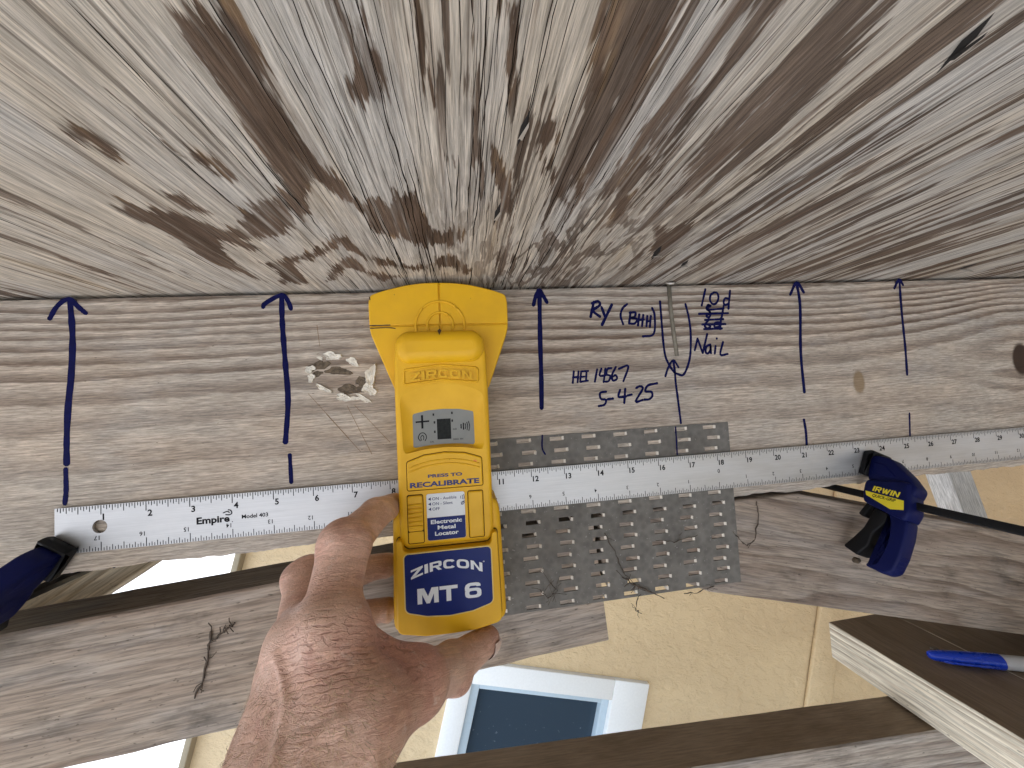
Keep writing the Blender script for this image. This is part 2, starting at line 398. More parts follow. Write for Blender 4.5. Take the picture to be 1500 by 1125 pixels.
INK = [
('arrow1', 0.125, [(-9.831, -0.134), (-9.787, -1.094), (-9.828, -2.075), (-9.905, -2.85), (-9.949, -3.685), (-9.958, -4.325)]),
('arrow1', 0.1, [(-10.285, -0.615), (-10.114, -0.292), (-9.859, -0.113), (-9.635, -0.338), (-9.478, -0.496)]),
('arrow1', 0.1, [(-9.981, -4.438), (-9.977, -4.96), (-10.009, -5.305)]),
('arrow2', 0.12, [(-4.784, -0.143), (-4.793, -0.94), (-4.756, -2.072), (-4.726, -3.055), (-4.833, -4.194)]),
('arrow2', 0.1, [(-5.269, -0.464), (-5.2, -0.346), (-4.783, -0.129), (-4.626, -0.304), (-4.555, -0.535)]),
('arrow2', 0.09, [(-4.735, -4.526), (-4.724, -5.284)]),
('arrow3', 0.12, [(2.506, -0.158), (2.425, -1.654), (2.383, -2.759), (2.326, -3.743)]),
('arrow3', 0.1, [(2.288, -0.618), (2.38, -0.34), (2.501, -0.146), (2.618, -0.346), (2.718, -0.545)]),
('arrow5', 0.095, [(11.439, -0.118), (11.485, -0.903), (11.337, -2.453), (11.329, -3.818)]),
('arrow5', 0.09, [(11.144, -0.503), (11.442, -0.088), (11.68, -0.437)]),
('arrow5', 0.08, [(11.208, -4.717), (11.239, -5.127), (11.221, -5.58)]),
('arrow6', 0.085, [(15.603, -0.075), (15.554, -1.12), (15.54, -2.443), (15.494, -3.452)]),
('arrow6', 0.085, [(15.347, -0.378), (15.58, -0.064), (15.736, -0.263)]),
('arrow6', 0.06, [(15.416, -4.8), (15.336, -5.599)]),
('arrow4', 0.065, [(6.786, -4.52), (6.752, -3.777), (6.723, -3.223), (6.726, -2.882), (6.703, -2.518)]),
('arrow4', 0.06, [(6.385, -3.012), (6.51, -2.734), (6.704, -2.509), (6.866, -2.753)]),
('bracket', 0.07, [(6.413, -0.595), (6.411, -1.413), (6.412, -1.927), (6.443, -2.356), (6.534, -2.616), (6.673, -2.858), (6.803, -2.95), (7.006, -2.991), (7.195, -2.693), (7.314, -2.311), (7.382, -1.665), (7.36, -1.143), (7.283, -0.705)]),
('word_ry', 0.085, [(4.209, -0.558), (4.065, -1.036)]),
('word_ry', 0.085, [(4.14, -0.611), (4.34, -0.549), (4.397, -0.668), (4.166, -0.838), (4.377, -1.037)]),
('word_ry', 0.085, [(4.444, -0.733), (4.534, -1.03)]),
('word_ry', 0.085, [(4.792, -0.658), (4.413, -1.299)]),
('word_bhi', 0.07, [(5.301, -0.659), (5.134, -0.795), (5.049, -1.025), (5.115, -1.303)]),
('word_bhi', 0.07, [(5.391, -0.917), (5.307, -1.288)]),
('word_bhi', 0.07, [(5.353, -0.942), (5.546, -0.935), (5.512, -1.074), (5.376, -1.104), (5.587, -1.149), (5.495, -1.286), (5.308, -1.28)]),
('word_bhi', 0.07, [(5.676, -0.994), (5.6, -1.362)]),
('word_bhi', 0.07, [(5.809, -1.016), (5.733, -1.388)]),
('word_bhi', 0.07, [(5.616, -1.18), (5.819, -1.17)]),
('word_bhi', 0.07, [(5.941, -1.054), (5.881, -1.394)]),
('word_bhi', 0.07, [(6.063, -1.058), (5.996, -1.419)]),
('word_bhi', 0.07, [(5.895, -1.232), (6.04, -1.228)]),
('word_bhi', 0.07, [(6.122, -0.802), (6.19, -1.062), (6.109, -1.637), (5.729, -1.707)]),
('word_hei', 0.06, [(3.407, -2.684), (3.346, -3.048)]),
('word_hei', 0.06, [(3.555, -2.691), (3.499, -3.037)]),
('word_hei', 0.06, [(3.359, -2.873), (3.55, -2.868)]),
('word_hei', 0.06, [(3.639, -2.696), (3.581, -3.021)]),
('word_hei', 0.06, [(3.63, -2.704), (3.758, -2.702)]),
('word_hei', 0.06, [(3.605, -2.871), (3.733, -2.869)]),
('word_hei', 0.06, [(3.581, -3.021), (3.71, -3.008)]),
('word_hei', 0.06, [(3.809, -2.705), (3.77, -3.003)]),
('word_hei', 0.06, [(3.75, -2.702), (3.869, -2.7)]),
('word_hei', 0.06, [(3.71, -3.008), (3.838, -2.999)]),
('number', 0.065, [(4.156, -2.661), (4.049, -3.048)]),
('number', 0.065, [(4.295, -2.648), (4.218, -2.863), (4.421, -2.866)]),
('number', 0.065, [(4.424, -2.655), (4.331, -3.076)]),
('number', 0.065, [(4.625, -2.653), (4.493, -2.671), (4.445, -2.834), (4.562, -2.899), (4.498, -3.045), (4.392, -3.063)]),
('number', 0.065, [(4.767, -2.619), (4.616, -2.873), (4.638, -3.04), (4.772, -2.994), (4.738, -2.879), (4.629, -2.928)]),
('number', 0.065, [(4.849, -2.69), (5.172, -2.619), (4.971, -3.088)]),
('date', 0.07, [(4.394, -3.369), (4.198, -3.399), (4.205, -3.58), (4.362, -3.623), (4.307, -3.764), (4.111, -3.8)]),
('date', 0.07, [(4.419, -3.606), (4.602, -3.597)]),
('date', 0.07, [(4.85, -3.335), (4.78, -3.551), (5.029, -3.558)]),
('date', 0.07, [(5.018, -3.312), (4.947, -3.764)]),
('date', 0.07, [(5.066, -3.535), (5.222, -3.512)]),
('date', 0.07, [(5.371, -3.32), (5.508, -3.27), (5.59, -3.359), (5.328, -3.735), (5.57, -3.701)]),
('date', 0.07, [(6.096, -3.208), (5.777, -3.261), (5.673, -3.435), (5.872, -3.468), (5.891, -3.604), (5.776, -3.693), (5.615, -3.695)]),
('word_10d', 0.07, [(8.034, -0.241), (7.85, -0.787)]),
('word_10d', 0.07, [(8.333, -0.358), (8.205, -0.444), (8.165, -0.619), (8.249, -0.74), (8.381, -0.713), (8.475, -0.539), (8.442, -0.383), (8.333, -0.358)]),
('word_10d', 0.07, [(8.918, -0.305), (8.795, -0.924)]),
('word_10d', 0.07, [(8.856, -0.593), (8.713, -0.567), (8.642, -0.707), (8.711, -0.789), (8.834, -0.725)]),
('crossed_out', 0.07, [(7.721, -1.05), (8.782, -1.057)]),
('crossed_out', 0.07, [(8.08, -0.762), (8.011, -0.892), (8.129, -1.001), (7.988, -1.128), (8.079, -1.175), (8.14, -1.037), (8.06, -0.867), (8.172, -0.796), (8.08, -0.762)]),
('crossed_out', 0.07, [(8.112, -0.926), (8.633, -0.902)]),
('crossed_out', 0.07, [(8.644, -0.787), (8.528, -1.181)]),
('crossed_out', 0.07, [(7.806, -1.402), (8.65, -1.415)]),
('crossed_out', 0.07, [(7.854, -1.553), (8.507, -1.555)]),
('crossed_out', 0.07, [(7.915, -1.257), (8.584, -1.249)]),
('crossed_out', 0.07, [(8.083, -1.232), (7.899, -1.423), (7.983, -1.535), (8.099, -1.465), (7.973, -1.391)]),
('crossed_out', 0.07, [(8.507, -1.202), (8.432, -1.583)]),
('crossed_out', 0.07, [(8.478, -1.356), (8.286, -1.358), (8.248, -1.501), (8.441, -1.486)]),
('word_nail', 0.07, [(7.609, -1.848), (7.471, -2.232)]),
('word_nail', 0.07, [(7.609, -1.856), (7.743, -2.331)]),
('word_nail', 0.07, [(7.743, -2.331), (7.962, -1.709)]),
('word_nail', 0.07, [(8.043, -2.062), (7.894, -2.129), (7.85, -2.301), (7.931, -2.348), (8.028, -2.222), (8.041, -2.084), (8.034, -2.353)]),
('word_nail', 0.07, [(8.219, -2.113), (8.165, -2.372)]),
('word_nail', 0.07, [(8.28, -1.866), (8.288, -1.889)]),
('word_nail', 0.07, [(8.498, -1.994), (8.363, -2.403), (8.632, -2.399)])]

LATE = [
(1, [(-2.22, -7.45), (-1.7, -7.5), (-1.69, -7.15), (-1.78, -6.57), (-1.79, -5.97), (-1.74, -5.46), (-1.58, -5.13), (-1.55, -4.73), (-1.42, -4.43), (-1.42, -3.73), (-1.51, -3.85), (-1.65, -4.38), (-1.81, -4.72), (-1.93, -4.95), (-2.08, -4.95), (-2.28, -4.61), (-2.33, -4.31), (-2.63, -3.96), (-2.69, -4.08), (-2.79, -3.59), (-3.15, -3.31), (-3.59, -3.17), (-3.78, -3.02), (-4.13, -3.17), (-4.2, -3.45), (-3.82, -3.71), (-3.45, -4.18), (-3.17, -4.49), (-2.77, -4.6), (-2.52, -4.88), (-2.43, -5.1), (-2.44, -5.36), (-2.38, -5.88), (-2.35, -6.45), (-2.29, -6.85), (-2.26, -7.15)]),
(1, [(-5.19, -4.35), (-4.93, -4.55), (-4.86, -4.36), (-4.55, -4.26), (-4.4, -4.05), (-4.24, -3.83), (-4.11, -3.39), (-3.93, -2.86), (-3.88, -2.7), (-4.17, -2.53), (-4.27, -2.93), (-4.45, -3.02), (-4.72, -2.37), (-4.8, -1.99), (-4.82, -1.58), (-4.79, -0.6), (-4.97, -0.88), (-5.11, -1.59), (-5.29, -2.2), (-5.21, -2.88), (-5.16, -3.58), (-5.24, -3.93)]),
(1, [(-1.32, -4.63), (-1.14, -4.74), (-1.01, -4.44), (-0.84, -5.05), (-0.83, -4.65), (-0.72, -4.88), (-0.58, -4.94), (-0.54, -4.65), (-0.52, -4.23), (-0.42, -3.99), (-0.37, -3.6), (-0.18, -3.45), (0.03, -3.6), (0.23, -3.45), (0.08, -2.75), (-0.21, -2.82), (-0.8, -2.76), (-1.02, -3.16), (-1.32, -3.31), (-1.52, -3.59), (-1.53, -4.02), (-1.59, -4.43)]),
(1, [(-4.32, -1.98), (-3.81, -2.16), (-3.27, -2.45), (-2.64, -2.85), (-2.31, -3.31), (-2.23, -3.59), (-2.22, -3.31), (-2.06, -3.22), (-2.04, -2.84), (-1.94, -2.42), (-1.63, -2.18), (-1.24, -1.76), (-0.85, -1.66), (-0.4, -2.16), (-0.0, -2.38), (0.23, -1.97), (0.41, -1.38), (0.33, -1.03), (-0.11, -1.54), (-0.53, -1.56), (-0.97, -1.34), (-1.43, -1.59), (-1.8, -1.78), (-2.02, -2.12), (-2.19, -2.57), (-2.31, -2.85), (-2.72, -2.44), (-3.28, -2.07), (-3.62, -1.96), (-3.75, -1.31), (-3.81, -0.54), (-4.55, -0.59), (-4.17, -1.55)]),
(1, [(-3.37, -0.68), (-3.0, -1.51), (-2.61, -2.13), (-2.23, -2.43), (-2.19, -2.04), (-2.11, -1.47), (-1.83, -1.23), (-1.37, -0.95), (-1.97, -0.61), (-2.27, -1.15), (-2.5, -1.49), (-2.78, -1.36), (-3.14, -0.67)]),
(1, [(-4.26, -6.0), (-4.16, -6.01), (-4.07, -5.88), (-4.06, -5.68), (-4.14, -5.39), (-4.32, -5.42), (-4.33, -5.59), (-4.4, -5.67), (-4.4, -5.78)]),
(1, [(-3.36, -6.55), (-3.35, -6.25), (-3.31, -5.95), (-3.37, -5.65), (-3.12, -5.56), (-3.01, -5.48), (-3.03, -5.08), (-3.22, -5.14), (-3.3, -5.28), (-3.39, -5.46), (-3.46, -5.59), (-3.47, -5.83), (-3.43, -6.2)]),
(1, [(-4.35, -4.6), (-4.15, -4.74), (-3.95, -4.7), (-4.03, -4.38), (-3.89, -4.13), (-4.09, -4.06), (-4.2, -4.27)]),
(1, [(-0.86, -7.56), (-0.55, -7.59), (-0.64, -7.24), (-0.57, -7.11), (-0.6, -6.81), (-0.67, -6.55), (-0.88, -6.52), (-1.04, -6.62), (-1.02, -6.9), (-0.93, -6.87), (-0.84, -7.06), (-0.83, -7.29)]),
(1, [(1.77, -7.78), (2.14, -7.81), (2.12, -7.64), (2.14, -7.31), (2.16, -7.0), (2.18, -6.63), (2.17, -6.35), (2.11, -6.17), (2.05, -6.62), (2.0, -6.99), (1.87, -7.22), (1.83, -7.49)]),
(1, [(1.38, -7.75), (1.5, -7.76), (1.59, -7.54), (1.61, -7.27), (1.73, -7.13), (1.73, -6.88), (1.77, -6.6), (1.87, -6.16), (1.83, -6.03), (1.68, -6.69), (1.57, -7.12), (1.45, -7.4)]),
(1, [(1.06, -6.51), (1.38, -6.58), (1.43, -6.08), (1.26, -5.8), (1.09, -6.18)]),
(1, [(0.27, -7.66), (0.32, -7.66), (0.29, -7.1), (0.33, -6.61), (0.43, -6.2), (0.29, -6.41), (0.21, -6.87), (0.22, -7.31)]),
(1, [(0.53, -7.68), (0.7, -7.69), (0.73, -7.34), (0.82, -6.64), (0.82, -6.22), (0.66, -6.9), (0.65, -7.4)]),
(1, [(-0.25, -7.61), (-0.18, -7.62), (-0.14, -7.28), (-0.09, -6.59), (-0.04, -6.06), (-0.17, -6.58), (-0.24, -7.07)]),
(1, [(-0.14, -5.87), (0.08, -5.68), (0.14, -5.38), (-0.02, -5.53)]),
(1, [(0.58, -5.91), (0.9, -5.25), (1.12, -4.48), (1.13, -3.74), (0.85, -4.69), (0.64, -5.4)]),
(1, [(1.22, -6.0), (1.58, -5.52), (1.83, -5.01), (2.1, -4.5), (1.91, -4.5), (1.61, -5.1), (1.36, -5.59)]),
(1, [(1.64, -6.02), (1.97, -5.46), (2.33, -4.83), (2.37, -4.27), (2.0, -5.11)]),
(1, [(2.93, -4.52), (2.74, -5.23), (2.74, -5.57), (2.75, -5.87), (2.84, -6.08), (2.98, -5.73), (2.88, -5.41), (2.94, -5.04), (3.15, -4.75), (3.29, -4.03), (3.2, -3.76)]),
(1, [(3.91, -5.26), (3.84, -5.77), (3.99, -6.2), (4.14, -6.28), (4.17, -5.86), (4.2, -5.37), (4.17, -4.98)]),
(1, [(4.16, -3.76), (4.64, -3.62), (4.74, -4.05), (5.19, -3.62), (5.19, -3.13), (5.4, -1.93), (5.42, -1.19), (4.64, -2.77)]),
(-1, [(-4.33, -5.81), (-4.21, -5.76), (-4.25, -5.53), (-4.31, -5.61)]),
(-1, [(-3.19, -5.48), (-3.11, -5.35), (-3.13, -5.17), (-3.23, -5.28)]),
]
M_ink = plain('blue_marker_ink', (0.006, 0.007, 0.055), 0.7, var=.3, scale=6, spec=.06)
M_black = plain('black_print', (0.012, 0.012, 0.014), 0.7, spec=.1)

# ------------------------------------------------------------------ ground and house
def m_concrete():
    b = NB('concrete'); n = b.noise(b.vec(.02, .02, .02), 1.0, 6, .6)
    return b.done(b.mix(n, (.30, .30, .30), (.39, .39, .385)), .9, b.bump(b.noise(b.vec(2, 2, 2), 1, 4), .3, .05))
g = 6000.0
ground = mesh('ground', [(-g, -g, 0), (g, -g, 0), (g, g, 0), (-g, g, 0)], [(0, 1, 2, 3)], m_concrete(), world=True)
tag(ground, kind='structure')

def m_stucco():
    b = NB('tan_stucco')
    p = b.n('ShaderNodeVectorMath'); p.operation = 'ADD'
    k = b.n('ShaderNodeTexNoise'); b.t.links.new(b.vec(.5, .5, .5), k.inputs['Vector']); k.inputs['Scale'].default_value = 1
    b.t.links.new(b.vec(1, 1, 1), p.inputs[0]); b.t.links.new(k.outputs['Color'], p.inputs[1])
    a = b.step(b.noise(b.vec(.5, .5, .8, v=p.outputs[0]), 1.0, 4, .6), .38, .66)
    f = b.noise(b.vec(6, 6, 6), 1.0, 4, .7)
    v = b.noise(b.vec(.05, .05, .12), 1.0, 4, .6)
    col = b.mix(b.step(v, .3, .7), (.74, .565, .345), (.66, .495, .30))
    return b.done(b.scale(col, b.step(f, .2, .8, .92, 1.06)), .9, b.bump(b.add(b.mul(a, 1.0), b.mul(f, .25)), .8, .13), spec=.2)
M_stucco = m_stucco()
M_white = plain('white_paint', (.90, .90, .88), .45, var=.03)
M_vinyl = plain('pale_blue_vinyl', (.55, .66, .74), .35, var=.04)
def m_glass():
    b = NB('dark_window_glass'); d = b.noise(b.vec(.35, .35, .35), 1, 6, .7)
    sp = b.step(b.noise(b.vec(1.6, 1.6, 1.6), 1, 2), .68, .76)
    c = b.mix(b.mul(sp, .5), (.035, .055, .078), (.22, .25, .27))
    return b.done(c, b.step(d, .3, .7, .04, .16), spec=.35)
house = empty('house', (60, 46, 0), world=True)
# wall of the house: four panels round the window opening, all of one wall
WX0, WX1, WZ0, WZ1 = 8.4, 39.7, 36.0, 59.0
def hw(name, x0, x1, y0, y1, z0, z1, mat, parent=None, **kw):
    return box(name, x0 - 60, x1 - 60, y0 - 46, y1 - 46, z0, z1, mat, parent or house, **kw)
bm = bmesh.new()
for (x0, x1, z0, z1) in ((-24.3, WX0, 0, 125), (WX1, 260, 0, 125), (WX0, WX1, 0, WZ0), (WX0, WX1, WZ1, 125)):
    r = bmesh.ops.create_cube(bm, size=1)
    for v in r['verts']:
        v.co = Vector(((x0 + x1) / 2 - 60 + v.co.x * (x1 - x0), 4 + v.co.y * 8, (z0 + z1) / 2 + v.co.z * (z1 - z0)))
from_bm('wall', bm, M_stucco, house)
# unseen wall added at right to cut the light from that side
bm = bmesh.new()
r = bmesh.ops.create_cube(bm, size=1)
for v in r['verts']:
    v.co = Vector((118 - 60 + 4 + v.co.x * 8, -120 + v.co.y * 240, 62.5 + v.co.z * 125))
from_bm('added_side_wall', bm, M_stucco, house)
hw('corner_trim', -24.9, -24.1, 44.6, 53, 0, 125, plain('weathered_trim', (.33, .27, .18), .8), bevel=.1)
hw('trim_band', 68.6, 73.4, 45.2, 45.9, 0, 125, M_stucco, bevel=.25)
win = bpy.data.objects.new('window', None); win.empty_display_size = .01
link(win, house, (-60, -46, 0))
gx0, gx1, gz1, gz0 = 13.1 + 5.6, 32.7, 54.7, 40.0
gx0 = 12.9
for nm, a in (('casing', (WX0, gx0 - 1.4, WZ0, WZ1)), ('casing', (gx1 + 1.2, WX1, WZ0, WZ1)), ('casing', (gx0 - 1.4, gx1 + 1.2, gz1 + 1.2, WZ1)), ('casing', (gx0 - 1.4, gx1 + 1.2, WZ0, gz0 - 1.2))):
    box(nm, a[0], a[1], 45.3, 47.5, a[2], a[3], M_white, win, bevel=.12)
for a in ((gx0 - 1.4, gx0, gz0 - 1.2, gz1 + 1.2), (gx1, gx1 + 1.2, gz0 - 1.2, gz1 + 1.2), (gx0, gx1, gz1, gz1 + 1.2), (gx0, gx1, gz0 - 1.2, gz0)):
    box('sash', a[0], a[1], 46.2, 48.2, a[2], a[3], M_vinyl, win, bevel=.08)
box('pane', gx0, gx1, 47.4, 47.7, gz0, gz1, m_glass(), win)
tag(house, 'tan stucco house wall with a white framed window, far behind the timbers', 'house')

# ------------------------------------------------------------------ roof sheathing
def poly_sd(px, py, poly):
    P = np.array(poly); Q = np.roll(P, -1, 0)
    d = np.full(px.shape, 1e9); inside = np.zeros(px.shape, bool)
    for (ax, ay), (bx, by) in zip(P, Q):
        ex, ey = bx - ax, by - ay
        t = np.clip(((px - ax) * ex + (py - ay) * ey) / (ex * ex + ey * ey + 1e-12), 0, 1)
        d = np.minimum(d, np.hypot(px - ax - t * ex, py - ay - t * ey))
        if by != ay:
            c = ((ay > py) != (by > py)) & (px < (bx - ax) * (py - ay) / (by - ay) + ax)
            inside ^= c
    return np.where(inside, d, -d)
def m_plywood():
    b = NB('weathered_plywood')
    x = lambda sx, sy, o=0.0: b.vec(sx, sy, 1, (o, o * .7, o))
    fib = b.noise(x(26, 1.1), 1.0, 4, .7)
    fib2 = b.noise(x(9, .45, 5), 1.0, 3, .6)
    jag = b.noise(x(17, 1.3, 3), 1.0, 3, .65)
    jag2 = b.noise(x(5, .5, 9), 1.0, 2, .5)
    late = b.attr('late')
    m1 = b.step(b.add(late, b.add(b.mul(b.add(jag, -.5), .34), b.mul(b.add(jag2, -.5), .20))), -.012, .03)
    m1 = b.mul(m1, b.step(b.add(b.mul(fib2, .6), b.mul(jag2, .4)), .30, .50, .40, 1.0))
    s1 = b.noise(x(1.9, .13, 21), 1.0, 3, .55, .9)
    s2 = b.noise(x(5.2, .30, 33), 1.0, 2, .5, .5)
    v = b.add(b.add(b.mul(s1, .62), b.mul(s2, .38)), b.mul(b.add(jag, -.5), .20))
    sw = b.attr('streak')
    m2 = b.mul(b.step(v, b.add(.60, b.mul(sw, -.10)), b.add(.625, b.mul(sw, -.095))), b.step(sw, 0.0, .25))
    bl = b.noise(x(1.35, .34, 91), 1.0, 2.5, .5, 1.4)
    m3 = b.mul(b.step(b.add(b.math('ABSOLUTE', b.add(bl, -.5)), b.mul(b.add(jag, -.5), .10)), .06, .035), b.mul(b.attr('burl'), .8))
    m1 = b.math('MAXIMUM', m1, m3)
    mask = b.math('MAXIMUM', m1, b.mul(m2, .92))
    tone = b.noise(x(.55, .12, 11), 1.0, 3, .6)
    light = b.mix(b.step(tone, .36, .64), (.67, .585, .475), (.645, .605, .55))
    warm = b.step(b.noise(x(1.7, .16, 41), 1.0, 2), .62, .74)
    light = b.mix(b.mul(warm, .55), light, (.50, .37, .23))
    darkc = b.mix(b.step(b.noise(x(1.4, .3, 17), 1.0, 3), .35, .68), (.10, .062, .04), (.185, .125, .088))
    rim = b.mul(b.step(late, -.10, .0), b.step(late, .05, .0))
    col = b.mix(b.mul(mask, .97), light, darkc)
    col = b.mix(b.mul(rim, b.mul(b.step(jag2, .55, .7), .35)), col, (.42, .27, .13))
    col = b.scale(col, b.step(fib, .30, .70, .60, 1.2))
    col = b.scale(col, b.step(fib2, .28, .70, .80, 1.1))
    ln = b.noise(x(15, .22, 71), 1.0, 2, .5)
    k3 = b.step(ln, .58, .68)
    col = b.mix(b.mul(k3, .62), col, (.07, .047, .034))
    ln2 = b.noise(x(5.5, .10, 81), 1.0, 3, .6)
    col = b.mix(b.mul(b.step(ln2, .55, .63), b.add(.22, b.mul(sw, .42))), col, (.17, .11, .075))
    col = b.mix(b.mul(b.step(ln2, .42, .34), .35), col, (.66, .61, .54))
    h = b.add(b.mul(fib, .5), b.add(b.mul(fib2, .4), b.mul(late, .3)))
    return b.done(col, .85, b.bump(h, .9, .04), spec=.12)
xs = np.concatenate([[-34, -28, -20], np.arange(-14, 25.01, .075), [30, 38, 50, 64, 80, 118]])
ys = np.concatenate([[-150, -100, -64, -40, -25, -16, -12], np.arange(-9.6, 0.31, .06), [1, 3, 8, 20, 34, 45.9]])  # unseen roof extent sized so that light comes in mainly from the left
GX, GY = np.meshgrid(xs, ys, indexing='ij')
late = np.full(GX.shape, -1.0)
for sgn, pl in LATE:
    q = [(a, b_ * .30) for a, b_ in pl]
    s_ = poly_sd(GX, GY * .30, q)
    late = np.maximum(late, s_) if sgn > 0 else np.minimum(late, -s_)
late = np.clip(late, -1, 1)
# streaks: sparse on the left of the sheet, dense on the right
def ss(v, a, b_): t = np.clip((v - a) / (b_ - a), 0, 1); return t * t * (3 - 2 * t)
streak = .18 + .85 * ss(GX, -.6, 1.2)
streak = np.maximum(streak, .8 * ss(-GX, 6.0, 8.5) * ss(GY, -3.2, -1.2))
streak *= 1 - .75 * ss(GX, -6.2, -4.8) * (1 - ss(GX, .2, .9)) * ss(GY, -9, -5)
burl = np.clip(np.exp(-((GX - 2.6) / 2.8) ** 2) * ss(GY, -6.5, -3.5), 0, 1)
streak *= 1 - .6 * burl
nx, ny = GX.shape
idx = np.arange(nx * ny).reshape(nx, ny)
q4 = np.stack([idx[:-1, :-1], idx[:-1, 1:], idx[1:, 1:], idx[1:, :-1]], -1).reshape(-1, 4)
V = np.stack([GX.ravel(), GY.ravel(), np.zeros(nx * ny)], 1)
base = nx * ny
cx = [(-34, -150), (118, -150), (118, 45.9), (-34, 45.9)]
V = np.concatenate([V, [(a, b_, .002) for a, b_ in cx], [(a, b_, .6) for a, b_ in cx]])
extra = [(base + 4, base + 5, base + 6, base + 7)] + [(base + i, base + (i + 1) % 4, base + 4 + (i + 1) % 4, base + 4 + i) for i in range(4)]
sheath = mesh('roof_sheathing', V, q4.tolist() + extra, m_plywood())
for nme, arr in (('late', late), ('streak', streak), ('burl', burl)):
    fattr(sheath, nme, np.concatenate([arr.ravel(), np.zeros(8)]))
tag(sheath, 'weathered plywood roof sheathing with brown cathedral grain, overhead', 'plywood sheet')
# drying checks: thin dark splits that follow the grain
rq = random.Random(77); V = []; F = []
for i in range(190):
    x = rq.gauss(.3, 1.9) if i < 140 else rq.uniform(-9, 20)
    L = rq.uniform(.5, 3.2) if i % 3 else rq.uniform(2.5, 6.5)
    yc = -rq.random() ** .8 * 8.6; wmax = rq.choice((.014, .018, .023, .030, .040)) * (1.15 if i % 11 == 0 else .8)
    n_ = max(6, int(L / .18)); k = len(V); dr = 0.0; ph = rq.uniform(0, 6)
    for j in range(n_ + 1):
        t = j / n_; y = yc - L / 2 + L * t
        dr += rq.gauss(0, .007)
        wd = wmax * (1 - .62 * min(1, abs(y) / 8.5)) * math.sin(math.pi * min(max(t, .02), .98)) ** .6 * (.65 + .5 * rq.random())
        xx = x + dr + .02 * math.sin(y * 1.3 + ph)
        yy = min(y, .02)
        V += [(xx - wd / 2, yy, -.0015 - .0002 * (i % 6)), (xx + wd / 2, yy, -.0015 - .0002 * (i % 6))]
    F += [(k + 2 * j, k + 2 * j + 1, k + 2 * j + 3, k + 2 * j + 2) for j in range(n_)]
o = mesh('drying_checks', V, F, plain('check_shadow', (.022, .016, .012), .95, spec=.05), sheath); o['kind'] = 'stuff'
# torn nail exits in the sheathing: dark splits with lifted slivers
M_hole = plain('dark_split', (.02, .017, .015), .9)
M_sliver = plain('torn_wood_sliver', (.55, .50, .43), .8)
for i, (x, y, L, wd, an, drop) in enumerate(((.96, -6.3, .50, .085, .12, .07), (.82, -4.25, .65, .09, .08, .10), (4.96, -2.45, .75, .15, -.25, .22), (6.22, -1.67, .5, .13, -.2, .18), (16.8, -1.07, .55, .2, -.35, .28), (5.36, -7.72, .55, .12, -.45, .10))):
    c, s_ = math.cos(an), math.sin(an)
    def rt(u, v, z): return (x + u * c - v * s_, y + u * s_ + v * c, z)
    mesh('nail_exit_split', [rt(-wd * .5, 0, -.006), rt(0, -L * .5, -.006), rt(wd * .5, 0, -.006), rt(wd * .1, L * .8, -.006), rt(0, 0, -.012)],
         [(0, 1, 4), (1, 2, 4), (2, 3, 4), (3, 0, 4)], M_hole, sheath)
    mesh('splinter', [rt(-wd * .2, L * .5, -.004), rt(wd * .55, L * .5, -.004), rt(wd * .15, -L * .3, -drop), rt(wd * .45, -L * .1, -drop * .8), rt(wd * .3, L * .1, -drop * .3)],
         [(0, 1, 4), (0, 4, 2), (2, 4, 3), (1, 3, 4), (0, 2, 3, 1)], M_sliver if i != 5 else M_hole, sheath)

